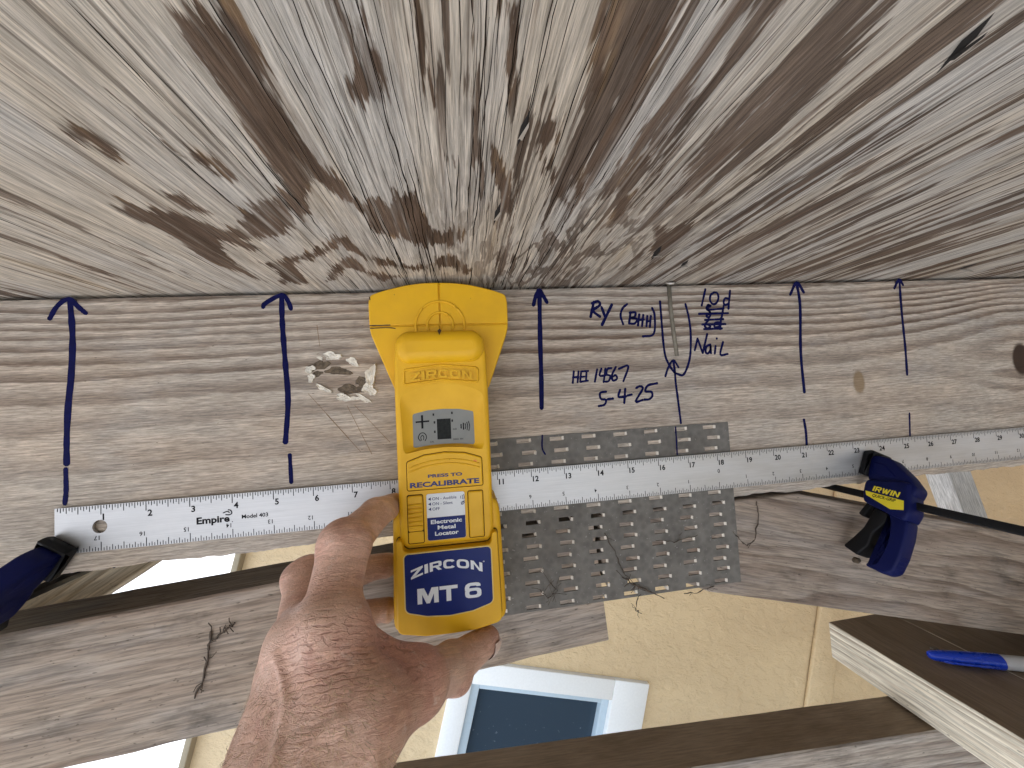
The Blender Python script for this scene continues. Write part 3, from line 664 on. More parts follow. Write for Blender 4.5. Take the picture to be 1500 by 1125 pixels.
# ------------------------------------------------------------------ top chord of the truss
def m_chord():
    b = NB('weathered_chord_lumber')
    g_ = b.attr('ring'); wt = b.attr('ringw')
    fib = b.noise(b.vec(.8, 10, 20), 1.0, 4, .7)
    fine = b.noise(b.vec(3.0, 30, 42, (4, 0, 0)), 1.0, 3, .7)
    wob = b.noise(b.vec(.22, 1, 1.1), 1.0, 3, .55)
    wob2 = b.noise(b.vec(1.6, 3, 5, (9, 2, 4)), 1.0, 2, .5)
    gg = b.add(g_, b.add(b.mul(b.add(wob, -.5), .75), b.mul(b.add(wob2, -.5), .22)))
    fr = b.math('FRACT', gg)
    fr = b.add(fr, b.mul(b.add(fib, -.5), .30))
    prof = b.mul(b.step(fr, .22, .82), b.step(fr, 1.04, .90))
    big = b.noise(b.vec(.10, .5, .55, (2, 0, 8)), 1.0, 3)
    f = b.mul(prof, b.mul(wt, b.step(big, .3, .7, .55, 1.0)))
    light = b.mix(b.step(b.noise(b.vec(.25, 1, .8, (5, 5, 5)), 1.0, 3), .35, .65), (.57, .475, .385), (.53, .465, .395))
    col = b.mix(f, light, (.15, .098, .07))
    gray = b.step(b.noise(b.vec(.4, 1, 1.1, (13, 5, 5)), 1.0, 4, .6), .50, .70)
    col = b.mix(b.mul(gray, .40), col, (.45, .42, .385))
    pink = b.step(b.noise(b.vec(.3, 1, .9, (31, 5, 5)), 1.0, 3, .6), .52, .72)
    col = b.mix(b.mul(pink, .30), col, (.34, .26, .19))
    col = b.scale(col, b.step(fib, .28, .72, .60, 1.2))
    col = b.scale(col, b.step(fine, .28, .72, .66, 1.18))
    spk = b.step(b.noise(b.vec(5, 9, 14, (3, 1, 7)), 1.0, 2, .6), .70, .77)
    col = b.scale(col, b.add(1.0, b.mul(spk, -.55)))
    pl = b.step(b.noise(b.vec(1.0, 3, 1.2, (51, 1, 7)), 1.0, 3, .7), .70, .80)
    col = b.mix(b.mul(pl, .4), col, (.66, .64, .61))
    kn = b.attr('knot')
    col = b.mix(b.step(kn, .40, .62), col, (.055, .035, .025))
    st = b.attr('resin')
    col = b.mix(b.mul(b.step(b.add(st, b.mul(b.add(fine, -.5), .8)), .35, .6), .75), col, (.22, .145, .07))
    h = b.add(b.mul(fib, .5), b.add(b.mul(fine, .3), b.add(b.mul(f, .5), b.mul(spk, -.6))))
    return b.done(col, .82, b.bump(h, .8, .028), spec=.12)
def timber_box(name, x0, x1, z0, z1, y0, y1, mat, dx, dz, wane=.02, seed=0, **kw):
    """front face as a fine grid (for attributes), slightly uneven edges, solid behind"""
    xs_ = np.arange(x0, x1 + dx * .5, dx); zs_ = np.linspace(z0, z1, int(round((z1 - z0) / dz)) + 1)
    X, Z = np.meshgrid(xs_, zs_, indexing='ij')
    rs = np.random.RandomState(seed)
    e = np.convolve(rs.rand(len(xs_) + 20) - .5, np.ones(9) / 9, 'same')[10:10 + len(xs_)] * wane * 6
    e2 = np.convolve(rs.rand(len(xs_) + 8) - .5, np.ones(3) / 3, 'same')[4:4 + len(xs_)] * wane * 1.5
    low = np.exp(-((Z - z0) / .25) ** 2)
    Zj = Z + low * (e + e2)[:, None]
    rnd = np.maximum(np.exp(-(Z - z0) / .05), np.exp(-(z1 - Z) / .03)) * .05
    n_x, n_z = X.shape
    V_ = np.stack([X.ravel(), (y0 + rnd).ravel(), Zj.ravel()], 1)
    id_ = np.arange(n_x * n_z).reshape(n_x, n_z)
    F_ = np.stack([id_[:-1, :-1], id_[1:, :-1], id_[1:, 1:], id_[:-1, 1:]], -1).reshape(-1, 4).tolist()
    nb = n_x * n_z
    bk = np.concatenate([np.stack([xs_, np.full(n_x, y1), Zj[:, 0]], 1), np.stack([xs_, np.full(n_x, y1), Zj[:, -1]], 1)])
    V_ = np.concatenate([V_, bk])
    for i in range(n_x - 1):
        F_.append((id_[i, 0], nb + i, nb + i + 1, id_[i + 1, 0]))
        F_.append((id_[i, -1], id_[i + 1, -1], nb + n_x + i + 1, nb + n_x + i))
        F_.append((nb + i, nb + n_x + i, nb + n_x + i + 1, nb + i + 1))
    F_.append(tuple(id_[0, :]) + (nb + n_x, nb)); F_.append(tuple(id_[-1, ::-1]) + (nb + n_x - 1, nb + 2 * n_x - 1))
    o = mesh(name, V_, F_, mat, **kw)
    return o, X, Z, len(bk)
chord, X, Z, extra_n = timber_box('truss_top_chord', -40, 46, -7.02, -.105, 0, 1.5, m_chord(), .1, .1, wane=.03, seed=4)
t_ = -Z
KX, KZ = 20.62, -3.15
dk = np.hypot((X - KX) / 1.15, (Z - KZ))
bend = np.exp(-(dk / 2.6) ** 2) * np.sign(Z - KZ + 1e-6) * np.minimum(1, np.abs(Z - KZ) / .5)
tw = t_ + bend * 1.15 + .06 * np.sin(X * .33 + 1) + .03 * np.sin(X * .9)
ring = np.interp(tw, [-1, .2, .45, .7, .9, 1.15, 1.45, 1.77, 2.15, 2.8, 3.5, 4.6, 6, 8], np.arange(-4, 10) * 1.0)
ringw = np.interp(t_, [0, .3, 2.2, 2.9, 3.8, 5, 7], [.85, 1.0, .90, .58, .38, .28, .36])
ringw = np.maximum(ringw, .8 * np.exp(-(dk / 2.4) ** 2))
knot = np.exp(-(np.hypot((X - KX) / .50, (Z - KZ) / .72)) ** 2)
resin = np.exp(-(np.hypot((X - 13.5) / .26, (Z + 3.6) / .46)) ** 2)
for nme, arr in (('ring', ring), ('ringw', ringw), ('knot', knot), ('resin', resin)):
    fattr(chord, nme, np.concatenate([arr.ravel(), np.tile(arr[:, 0], 1), arr[:, -1]]))
tag(chord, 'weathered roof truss top chord bearing blue marker arrows and handwriting', 'timber')
GROUPS = {}
for gname, wd, pts in INK: GROUPS.setdefault(gname, []).append((wd, pts))
for gname, lst in GROUPS.items():
    strokes('ink_arrow' if gname.startswith('arrow') else 'handwriting', [(w_ * (1.18 if gname.startswith('arrow') else 1.08), p_) for w_, p_ in lst], M_ink, chord)
# rust-brown scratches below the old mud nest
M_scr = plain('scratch', (.20, .12, .06), .8)
for q in [(.014, [(-3.9, -1.0), (-3.85, -1.6)]), (.013, [(-3.75, -3.5), (-2.9, -4.6)]), (.013, [(-3.2, -3.3), (-2.6, -4.7)]), (.012, [(-3.0, -3.3), (-2.1, -4.4)]), (.012, [(-4.2, -2.9), (-3.2, -4.2)])]:
    strokes('scratch', [q], M_scr, chord)

# ------------------------------------------------------------------ other truss timbers
L1 = lumber('gray_brown_lumber', (.38, .31, .25), (.19, .13, .095), 1.3, .06, 3.1, .65, .3, grime=.5)
L2 = lumber('gray_web_lumber', (.35, .285, .23), (.155, .107, .08), 1.7, .05, 8.3, .75, .25, grime=.5)
L3 = lumber('gray_bottom_lumber', (.40, .355, .31), (.17, .13, .11), 2.6, .05, 14.2, .8, .4, grime=.3)
L4 = lumber('pale_pine', (.66, .57, .43), (.42, .32, .20), 1.8, .04, 20.2, .7, .05, grime=.12)
def m_brown():  # brown for up-facing tops: dirt, with their shade painted into the colour
    b = NB('dirty_shaded_wood'); n = b.noise(b.vec(.3, 1, 1), 1.0, 5, .65); f = b.noise(b.vec(1.2, 18, 18), 1, 3, .6)
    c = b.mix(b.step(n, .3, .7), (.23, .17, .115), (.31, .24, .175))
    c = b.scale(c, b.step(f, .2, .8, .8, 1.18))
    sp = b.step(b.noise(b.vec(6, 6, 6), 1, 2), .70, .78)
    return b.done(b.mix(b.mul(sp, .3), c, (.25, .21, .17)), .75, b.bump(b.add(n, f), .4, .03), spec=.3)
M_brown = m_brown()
def member(name, x, z, slope, length, width, mat, y0=0.0, th=1.5, top=None, label=None, cat='timber', bev=.05, seed=0):
    """a straight timber whose top edge starts at (x, z) and runs along slope"""
    rot = Matrix.Rotation(-math.atan(slope), 4, 'Y')
    bm = bmesh.new(); n = int(length / .8) + 1
    rs = random.Random(seed); prof = []
    secs = []
    for i in range(n + 1):
        xx = length * i / n; j = lambda a: (rs.random() - .5) * a
        pr = [(y0 + bev, 0 + j(.02)), (y0 + th - bev, 0 + j(.02)), (y0 + th, -bev), (y0 + th, -width + bev), (y0 + th - bev, -width + j(.03)), (y0 + bev, -width + j(.05)), (y0, -width + bev + j(.03)), (y0, -bev + j(.02))]
        secs.append([bm.verts.new((xx, a, b_)) for a, b_ in pr])
    for a, b_ in zip(secs, secs[1:]):
        for k in range(8):
            f = bm.faces.new((a[k], a[(k + 1) % 8], b_[(k + 1) % 8], b_[k]))
            if top is not None and k in (0,): f.material_index = 1
    bm.faces.new(secs[0][::-1]); bm.faces.new(secs[-1])
    o = from_bm(name, bm, [mat, top] if top is not None else mat, None, (x, 0, z), rot)
    return tag(o, label, cat)
member('truss_web', -34, -9.79, .0655, 37.75, 3.47, L1, label='gray truss member running from the lower left up behind the hand', top=lumber('dusty_shaded_top_lumber', (.20, .165, .13), (.11, .085, .065), 1.4, .05, 5.5, .5, .4), seed=1)  # darker top lumber carries dust and the shade of the upward face
member('truss_bottom_chord', -34, -14.55 + .062 * 34, -.062, 90, 3.5, L3, top=M_brown, label='lower truss timber with a dark brown top, along the bottom of the photo', seed=2)
# the web on the right is cut to butt against the chord
o = slab('truss_web', [(3.86, -7.09), (10.75, -7.12), (40, -14.84), (40, -18.4), (11.23, -10.86), (7.3, -9.84), (6.2, -9.3), (3.86, -8.95)], 1.5, 0.0, L2, r=.05, seg=2, smooth=False)
_rot = Matrix.Rotation(math.atan(.264), 4, 'Y')
o.data.transform(_rot.inverted()); o.matrix_world = o.matrix_world @ _rot
tag(o, 'gray truss web sloping down to the right from the metal plate', 'timber')
# plank behind, left gap; brace behind, right gap
o = member('diagonal_plank', -10.45, -8.05, .0, 30, 7.25, L4, y0=3.0, th=1.5, label='pale pine plank showing through the gap at far left', seed=5)
o.matrix_world = TILT @ Matrix.Translation(Vector((-3.61, 0, -4.04)) * IN) @ Matrix.Rotation(math.radians(149.6), 4, 'Y')
M_wash = lumber('whitewashed_board', (.70, .69, .67), (.50, .48, .45), 1.2, .05, 30, .5, .5, grime=.15)
o = member('white_brace', 0, 0, 0, 40, 2.0, M_wash, y0=12, th=1.5, label='white washed brace board behind the right hand clamp', seed=6)
o.matrix_world = TILT @ Matrix.Translation(Vector((34.6, 0, -7.0)) * IN) @ Matrix.Rotation(math.radians(73), 4, 'Y') @ Matrix.Translation(Vector((0, 0, 2.0)) * IN)

# ------------------------------------------------------------------ boards lying across the bottom chord, marker pen on top
L5 = lumber('fresh_cut_board_edge', (.76, .70, .57), (.30, .21, .13), 4.2, .035, 40.2, .85, .05, grime=.06)
def flat_board(name, x0, x1, label, seed):
    bm = bmesh.new(); y0, y1 = -24.0, 3.35; zt, zb = -13.88 - .0, -15.36
    L = y1 - y0; bev = .025; pr = [(0, zb + bev), (bev, zb), (x1 - x0 - bev, zb), (x1 - x0, zb + bev), (x1 - x0, zt - bev), (x1 - x0 - bev, zt), (bev, zt), (0, zt - bev)]
    secs = []
    for i in range(13):
        # local x runs along the board (depth), so the grain follows it
        e = 0.06 if i == 12 else 0
        secs.append([bm.verts.new((L * i / 12, -a if not e else -(a * .98 + .02), b_ + (zt + zb) * -.5)) for a, b_ in pr])
    for a, b_ in zip(secs, secs[1:]):
        for k in range(8):
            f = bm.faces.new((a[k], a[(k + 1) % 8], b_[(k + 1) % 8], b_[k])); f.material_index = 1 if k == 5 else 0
    bm.faces.new(secs[0][::-1]); bm.faces.new(secs[-1])
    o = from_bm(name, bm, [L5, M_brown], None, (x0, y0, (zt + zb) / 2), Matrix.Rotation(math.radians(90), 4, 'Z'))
    return tag(o, label, 'board')
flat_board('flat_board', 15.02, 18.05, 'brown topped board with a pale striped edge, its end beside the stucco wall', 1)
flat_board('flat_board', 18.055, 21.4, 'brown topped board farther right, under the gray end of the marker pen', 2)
pen = empty('marker_pen', (16.15, .72, -13.635), Matrix.Rotation(math.atan2(-1.0, 2.35), 4, 'Z'))
M_cap = plain('blue_pen_cap', (.012, .055, .55), .28, var=.03)
M_barrel = plain('gray_pen_barrel', (.60, .60, .61), .4, var=.03)
def lathe(name, prof, mat, parent, seg=28, **kw):
    V_ = []; F_ = []
    for x, r in prof:
        for k in range(seg):
            a = 2 * math.pi * k / seg; V_.append((x, r * math.cos(a), r * math.sin(a)))
    for i in range(len(prof) - 1):
        for k in range(seg):
            k2 = (k + 1) % seg; F_.append((i * seg + k, (i + 1) * seg + k, (i + 1) * seg + k2, i * seg + k2))
    F_.append(tuple(range(seg))); F_.append(tuple(range((len(prof) - 1) * seg, len(prof) * seg))[::-1])
    o = mesh(name, V_, F_, mat, parent, smooth=True, **kw)
    o.data.set_sharp_from_angle(angle=math.radians(40))
    return o
cap = lathe('cap', [(0, .07), (.02, .11), (.1, .15), (.35, .18), (.75, .21), (1.4, .23), (1.95, .24), (2.0, .236)], M_cap, pen)
mesh('clip', *tube([(.32, -.16, -.07), (.5, -.23, -.06), (1.0, -.255, -.05), (1.75, -.26, -.05)], .045, 8), M_cap, cap, smooth=True)
lathe('barrel', [(2.0, .20), (2.02, .222), (3.2, .235), (5.0, .23), (5.15, .18)], M_barrel, pen)
tag(pen, 'marker pen with a bright blue cap lying on the brown board', 'marker pen')
box('nail_head', 17.0, 17.22, 1.1, 1.26, -13.9, -13.83, plain('rusty_nail', (.22, .19, .15), .7, .3), bevel=.03)['kind'] = 'thing'
nh = bpy.data.objects['nail_head']; tag(nh, 'small dull nail head standing up from the brown board', 'nail')
# ------------------------------------------------------------------ toothed metal connector plate
def m_galv():
    b = NB('galvanised_steel')
    n = b.noise(b.vec(1.2, 1.2, 1.2), 1.0, 5, .65); sp = b.vor(b.vec(5, 5, 5), 1.0, 'F1')
    c = b.mix(b.step(n, .25, .75), (.12, .112, .10), (.17, .16, .145))
    c = b.scale(c, b.step(sp, .1, .8, .88, 1.12))
    fl = b.step(b.noise(b.vec(14, 14, 14), 1, 2), .68, .76)
    c = b.mix(b.mul(fl, .35), c, (.5, .49, .47))
    gr = b.step(b.noise(b.vec(.6, .6, .6, (7, 2, 1)), 1.0, 4, .6), .5, .72)
    c = b.mix(b.mul(gr, .35), c, (.10, .085, .07))
    return b.done(c,   .7, b.bump(b.noise(b.vec(20, 20, 20), 1, 3), .25, .01), metal=.1, spec=.3)
M_galv = m_galv()
M_tooth = plain('bright_tooth_edge', (.55, .50, .43), .45, .4, scale=9, var=.2)
PA = -.0054
plate = empty('connector_plate', (8.405, 0, -4.59), Matrix.Rotation(-PA, 4, 'Y'))
PW, PH, TH = 9.9, 5.05, .024
holes = []; slots = []
rs = random.Random(5)
for c_ in range(10):
    for r_ in range(15):
        xx = -.62 - c_ * 1.0 + (.06 if r_ % 2 else -.06) + rs.uniform(-.015, .015)
        zz = -.13 - r_ * .342 + rs.uniform(-.012, .012)
        sw_, sh_ = .215, .060
        holes.append(([(xx - sw_, zz - sh_), (xx + sw_, zz - sh_), (xx + sw_, zz + sh_), (xx - sw_, zz + sh_)]))
        slots.append((xx, zz))
bm = bmesh.new()
def ringedges(pts, y):
    vs = [bm.verts.new((x, y, z)) for x, z in pts]
    return vs, [bm.edges.new((vs[i], vs[(i + 1) % len(vs)])) for i in range(len(vs))]
oo = [(-PW, -PH), (0, -PH), (0, 0), (-PW, 0)]
fv, fe = ringedges(oo, -TH)
allE = list(fe); walls = []
for h in holes:
    v_, e_ = ringedges(h, -TH); allE += e_; walls.append(v_)
bmesh.ops.triangle_fill(bm, use_beauty=True, use_dissolve=False, edges=allE)
for vs in [fv] + walls:
    bk = [bm.verts.new((v.co.x, -.001, v.co.z)) for v in vs]
    for i in range(4):
        j = (i + 1) % 4
        bm.faces.new((vs[i], vs[j], bk[j], bk[i]))
from_bm('plate_sheet', bm, M_galv, plate, recalc=True)
# one tooth mesh shared by all: a curled tongue at the right end of its slot, driven into the wood
tv = []; tf = []
for i, (a, y_) in enumerate(((.222, -.034), (.205, -.042), (.18, -.030), (.165, .0), (.165, .28))):
    hw_ = .05 if i < 4 else .012
    tv += [(a, y_, -hw_), (a, y_, hw_)]
for i in range(4): tf.append((2 * i, 2 * i + 2, 2 * i + 3, 2 * i + 1))
tv2 = [(x - .02, y_ + .012, z) for x, y_, z in tv]
tf += [tuple(k + 10 for k in q[::-1]) for q in tf] + [(0, 1, 11, 10)] + [(2 * i, 10 + 2 * i, 12 + 2 * i, 2 * i + 2) for i in range(4)] + [(2 * i + 1, 2 * i + 3, 13 + 2 * i, 11 + 2 * i) for i in range(4)]
tooth0 = None
for (xx, zz) in slots:
    if tooth0 is None:
        tooth0 = mesh('tooth', tv + tv2, tf, M_tooth, plate, (xx, 0, zz)); continue
    t = tooth0.copy(); COL.objects.link(t); t.parent = plate
    t.matrix_local = Matrix.Translation(Vector((xx, rs.uniform(-.008, .006), zz)) * IN) @ Matrix.Rotation(rs.uniform(-.12, .12), 4, 'Y')
for pts in ([(2.286, -4.58), (2.26, -4.956), (2.341, -5.151)], [(6.579, -4.631), (6.563, -5.495)]):
    strokes('ink_line', [(.05, [(a - 8.405, b_ + 4.59) for a, b_ in pts])], M_ink, plate, y=-TH - .004)
tag(plate, 'gray toothed metal connector plate pressed over the timber joint', 'metal plate')

# ------------------------------------------------------------------ aluminium ruler
def m_alu():
    b = NB('satin_aluminium')
    n = b.noise(b.vec(.35, 1, 1.3), 1.0, 4, .6); st = b.noise(b.vec(.5, 1, 60), 1.0, 2)
    c = b.mix(b.step(n, .3, .7), (.44, .437, .435), (.54, .537, .535))
    c = b.scale(c, b.step(st, .2, .8, .93, 1.06))
    sc_ = b.step(b.noise(b.vec(1.5, 2, 9, (5, 5, 5)), 1.0, 4, .7), .66, .8)
    c = b.mix(b.mul(sc_, .35), c, (.27, .26, .25))
    return b.done(c, b.step(n, .3, .7, .36, .50), b.bump(st, .08, .005), metal=.55, spec=.5)
M_alu = m_alu()
ruler = empty('straightedge_ruler', (-10.134, -.05, -5.389), Matrix.Rotation(.0083, 4, 'Y'))
RW = 1.129
hx, hz, hr = .97, -.53, .165
hole = [(hx + hr * math.cos(a), hz + hr * math.sin(a)) for a in np.linspace(0, 2 * math.pi, 28, endpoint=False)]
bm = bmesh.new()
def two(pts):
    f = [bm.verts.new((x, -.055, z)) for x, z in pts]; k = [bm.verts.new((x, 0, z)) for x, z in pts]
    n_ = len(pts); E_ = []
    for i in range(n_):
        j = (i + 1) % n_
        bm.faces.new((f[i], f[j], k[j], k[i]))
    return [bm.edges.get((f[i], f[(i + 1) % n_])) for i in range(n_)], [bm.edges.get((k[i], k[(i + 1) % n_])) for i in range(n_)]
a1, b1 = two(rpoly([(0, 0), (36, 0), (36, -RW), (0, -RW)], .02, 2)); a2, b2 = two(hole)
bmesh.ops.triangle_fill(bm, use_beauty=True, edges=a1 + a2); bmesh.ops.triangle_fill(bm, use_beauty=True, edges=b1 + b2)
from_bm('blade', bm, M_alu, ruler)
Y_R = -.0575
V_ = []; F_ = []
def tick(x, z0, z1, w_):
    k = len(V_)
    V_.extend([(x - w_, Y_R, z0), (x + w_, Y_R, z0), (x + w_, Y_R, z1), (x - w_, Y_R, z1)]); F_.append((k, k + 1, k + 2, k + 3))
LN = {0: .235, 8: .185, 4: .145, 12: .145}
for i in range(1, 36 * 16):
    s_ = i % 16
    ln = LN.get(s_, .115 if s_ % 2 == 0 else .085)
    tick(i / 16, -ln, -.004, .0088 if s_ else .010)
    tick(i / 16, -RW + .006, -RW + ln * .95, .008 if s_ else .009)
o = mesh('graduations', V_, F_, M_black, ruler); o['kind'] = 'stuff'
for i in range(1, 36):
    text('inch_number', str(i), .15, M_black, ruler, (i + .035, -.37), bold=.03, y=Y_R, w=None)
    k = abs(18 - i)
    if k: text('centre_number', str(k), .105, M_black, ruler, (i - .035, -RW + .375 - .095 + .095), bold=.012, y=Y_R, rotz=math.pi)
text('centre_number', '0', .12, M_black, ruler, (17.97, -.62), bold=.012, y=Y_R)
text('maker_name', 'Empire', .165, M_black, ruler, (3.15, -.70), w=.78, bold=.035, y=Y_R)
strokes('maker_swoosh', [(.028, [(3.78, -.47), (3.87, -.44), (3.93, -.47)]), (.03, [(3.84, -.52), (3.93, -.53), (3.985, -.49), (3.96, -.42), (3.9, -.40)]), (.02, [(3.99, -.71), (4.0, -.72)])], M_black, ruler, y=Y_R)
text('model_name', 'Model 403', .098, M_black, ruler, (4.22, -.66), w=.64, bold=.022, y=Y_R)
tag(ruler, 'long aluminium straightedge ruler clamped along the timber under the arrows', 'ruler')

# ------------------------------------------------------------------ bent nail in the chord
M_nail = plain('oxidised_nail', (.20, .18, .14), .6, .35, scale=8, var=.25, bumpk=.4)
nail = empty('exposed_nail', (6.75, 0, -.03))
mesh('shank', *tube([(0, -.035, -.02), (-.01, -.03, -.8), (.03, -.02, -1.6), (.08, -.01, -2.35)], .062, 10), M_nail, nail, smooth=True)
bm = bmesh.new(); bmesh.ops.create_cone(bm, segments=18, radius1=.135, radius2=.135, depth=.05, cap_ends=True)
from_bm('head', bm, plain('bright_nail_head', (.5, .47, .42), .5, .4), nail, (0, -.10, -.02), Matrix.Rotation(.45, 4, 'X'), smooth=True)
tag(nail, 'dull ten penny nail exposed in the chord inside the drawn bracket', 'nail')

# ------------------------------------------------------------------ remains of a mud nest on the chord
nest = empty('mud_nest_remnant', (-3.5, 0, -2.45))
M_flake = plain('chalky_crust', (.72, .68, .60), .9, var=.25, scale=5, bumpk=.8)
M_mud = plain('dark_mud', (.13, .10, .07), .95, var=.55, scale=9, bumpk=1.0)
def flake(name, cx_, cz_, rx, rz, mat, th, seed, ang=0.0):
    r_ = random.Random(seed); n_ = 22; V_ = []; F_ = []
    c, s_ = math.cos(ang), math.sin(ang); ph = [r_.uniform(0, 6.28) for _ in range(4)]
    for k, (sca, y_) in enumerate(((1.0, -.002), (.93, -th), (.6, -th * .65), (.25, -th * .8))):
        for i in range(n_):
            a = 2 * math.pi * i / n_
            q = 1 + .22 * math.sin(2 * a + ph[0]) + .16 * math.sin(3 * a + ph[1]) + .12 * math.sin(5 * a + ph[2]) + .07 * math.sin(9 * a + ph[3])
            u, v = rx * q * sca * math.cos(a), rz * q * sca * math.sin(a)
            V_.append((cx_ + u * c - v * s_, y_ - (r_.random() * th * .35 if k else 0), cz_ + u * s_ + v * c))
    for k in range(3):
        for i in range(n_):
            j = (i + 1) % n_; F_.append((k * n_ + i, k * n_ + j, (k + 1) * n_ + j, (k + 1) * n_ + i))
    F_.append(tuple(range(3 * n_, 4 * n_)))
    return mesh(name, V_, F_, mat, nest)
for i, a in enumerate([(-.02, .56, .21, .10, .05, 0), (-.62, .22, .12, .09, .045, 0), (-.60, -.02, .08, .11, .04, .3), (.50, .38, .16, .09, .02, -.3), (.98, -.03, .14, .24, .07, -.5), (.92, -.42, .16, .16, .06, .2), (.75, -.68, .17, .07, .03, -.6), (-.28, -.34, .26, .045, .05, -.5), (.20, -.60, .18, .08, .05, .1), (.45, -.66, .20, .06, .03, 0), (-.35, .52, .06, .05, .03, 0)]):
    flake('crust_flake', a[0], a[1], a[2] * 1.12, a[3] * 1.12, M_flake, a[4], 30 + i, a[5])
for i, a in enumerate([(-.42, .30, .28, .14, .02, .3), (.10, .13, .33, .11, .022, 0), (-.45, .08, .14, .08, .015, 0), (.45, -.40, .36, .14, .024, .1), (.70, -.22, .14, .16, .02, -.4)]):
    flake('mud_patch', a[0], a[1], a[2], a[3], M_mud, a[4], 60 + i, a[5])
tag(nest, 'crumbling white rimmed mud nest remains between the second arrow and yellow locator', 'mud nest')

# ------------------------------------------------------------------ quick clamps
M_blue = plain('navy_plastic', (.004, .007, .060), .5, var=.08, scale=4, bumpk=.12, spec=.14)
M_blk = plain('black_plastic', (.010, .010, .011), .5, var=.1, bumpk=.15, spec=.15)
M_bar = plain('black_steel_bar', (.008, .008, .009), .5, .0, spec=.25)
M_yel = plain('yellow_label', (.83, .68, .03), .5, var=.04)
def make_clamp(loc, lean, label):
    rot = Matrix.Rotation(lean, 4, 'Y') @ Matrix.Rotation(math.radians(-90), 4, 'Z')
    c = empty('quick_clamp', loc, rot)
    # profiles are (u, s): u = depth along the bar (chord-frame Y), s = up the jaw. local x = -u so that the side faces the viewer
    T = .28
    def part(name, prof, half, mat, rr=.06, rad=.06, off=0.0):
        p = rpoly([(-u, s_) for u, s_ in prof], rad, 4)
        o = slab(name, p, half, 0.0, mat, c, r=rr, seg=3)
        o.location.y += (off) * IN
        # mirror: second half
        me = o.data
        bm_ = bmesh.new(); bm_.from_mesh(me)
        bm_.faces.ensure_lookup_table()
        back = [f for f in bm_.faces if all(abs(v.co.y - half * IN) < 1e-7 for v in f.verts)]
        bmesh.ops.delete(bm_, geom=back, context='FACES')
        g_ = bmesh.ops.duplicate(bm_, geom=bm_.verts[:] + bm_.edges[:] + bm_.faces[:])['geom']
        for v in [e for e in g_ if isinstance(e, bmesh.types.BMVert)]: v.co.y = 2 * half * IN - v.co.y
        bmesh.ops.reverse_faces(bm_, faces=[e for e in g_ if isinstance(e, bmesh.types.BMFace)])
        bmesh.ops.remove_doubles(bm_, verts=bm_.verts[:], dist=1e-6)
        bm_.to_mesh(me); bm_.free()
        resharp(me)
        return o
    body = part('body', [(-.41, .60), (-1.32, .76), (-1.54, .72), (-1.70, -.10), (-1.62, -.42), (-1.15, -.31), (-.47, -.13), (-.39, .14), (-.37, .46)], .29, M_blue, .09, .09)
    arm = part('jaw_arm', [(-.30, 1.46), (-.62, 1.46), (-.85, 1.40), (-1.35, .98), (-1.66, .62), (-1.60, .30), (-.45, .50), (-.34, .70), (-.30, 1.0)], .24, M_blue, .07, .1, .10)
    part('jaw_rib', [(-.40, 1.22), (-.72, 1.20), (-1.15, .82), (-.62, .80), (-.44, .86)], .26, M_blue, .03, .08, .075)
    part('pad', [(-.112, .76), (-.112, 1.54), (-.33, 1.60), (-.50, 1.54), (-.42, 1.44), (-.30, 1.36), (-.34, 1.05), (-.36, .72)], .34, M_blk, .05, .05, .0)
    part('trigger', [(-.78, -.20), (-1.13, -.30), (-1.14, -.58), (-.88, -1.01), (-.86, -1.40), (-.62, -1.82), (-.17, -1.69), (-.39, -1.32), (-.60, -.92), (-.70, -.52)], .25, M_blk, .06, .08, .09)
    part('release_lever', [(-.45, -.08), (-.63, -.12), (-.44, -.60), (-.28, -.53)], .14, M_blk, .04, .05, .20)
    part('handle', [(-1.10, -.25), (-1.66, -.35), (-1.70, -.85), (-1.68, -1.42), (-1.60, -1.90), (-1.40, -2.06), (-.92, -2.02), (-.92, -1.93), (-1.13, -1.84), (-1.24, -1.45), (-1.28, -1.06), (-1.24, -.60)], .215, M_blue, .07, .10, .07)
    for k in range(4):
        part('grip_rib', [(-1.58 + k * .012, -1.40 - k * .12), (-1.695 + k * .022, -1.40 - k * .12), (-1.685 + k * .022, -1.45 - k * .12), (-1.57 + k * .012, -1.45 - k * .12)], .16, M_blue, .015, .01, .125)
    box('bar', -2.4, 8.5, .24, .42, .02, .24, M_bar, c, bevel=.02)
    # far jaw behind the timber
    slab('fixed_jaw', rpoly([(-2.4, -.1), (-1.9, -.1), (-1.62, .5), (-1.62, 1.55), (-1.95, 1.6), (-2.35, .6)], .08), .56, .10, M_blue, c, r=.05)
    strip = [(-.48, .22), (-1.51, .17), (-1.56, -.10), (-1.24, -.17), (-.53, .09)]
    mesh('label_strip', [(-u, -.004, s_) for u, s_ in strip], [tuple(range(5))], M_yel, body)
    blocktext('brand_lettering', 'IRWIN', .165, .70, M_yel, body, (.66, .265), y=-.005, slant=.12, rotz=-.05, gap=.12)
    text('brand_lettering', 'QUICK-GRIP', .085, M_black, body, (.70, .085), w=.62, bold=.025, y=-.007, slant=.15, rotz=-.02)
    tag(c, label, 'clamp', 'clamps holding the ruler')
    return c
# local +y of the clamp points away from the viewer side; local origin lies on the bar line at the near side
make_clamp((12.62, 0, -7.3), math.atan(.45), 'navy blue bar clamp with yellow lettering gripping the ruler at right')
make_clamp((-11.02, 0, -7.30), .60, 'navy blue clamp jaw cut off by the left edge, on the ruler end')
nut = mesh('seed_burr', *(lambda q: q)(tube([(11.52, -.86, -9.02), (11.6, -.9, -9.0), (11.70, -.92, -8.99)], .1, 8, (.5, 1, .5))), plain('dry_burr', (.07, .05, .03), .9, var=.5, scale=14, bumpk=1.0))
tag(nut, 'tiny dark dried burr stuck below the clamp trigger', 'burr')
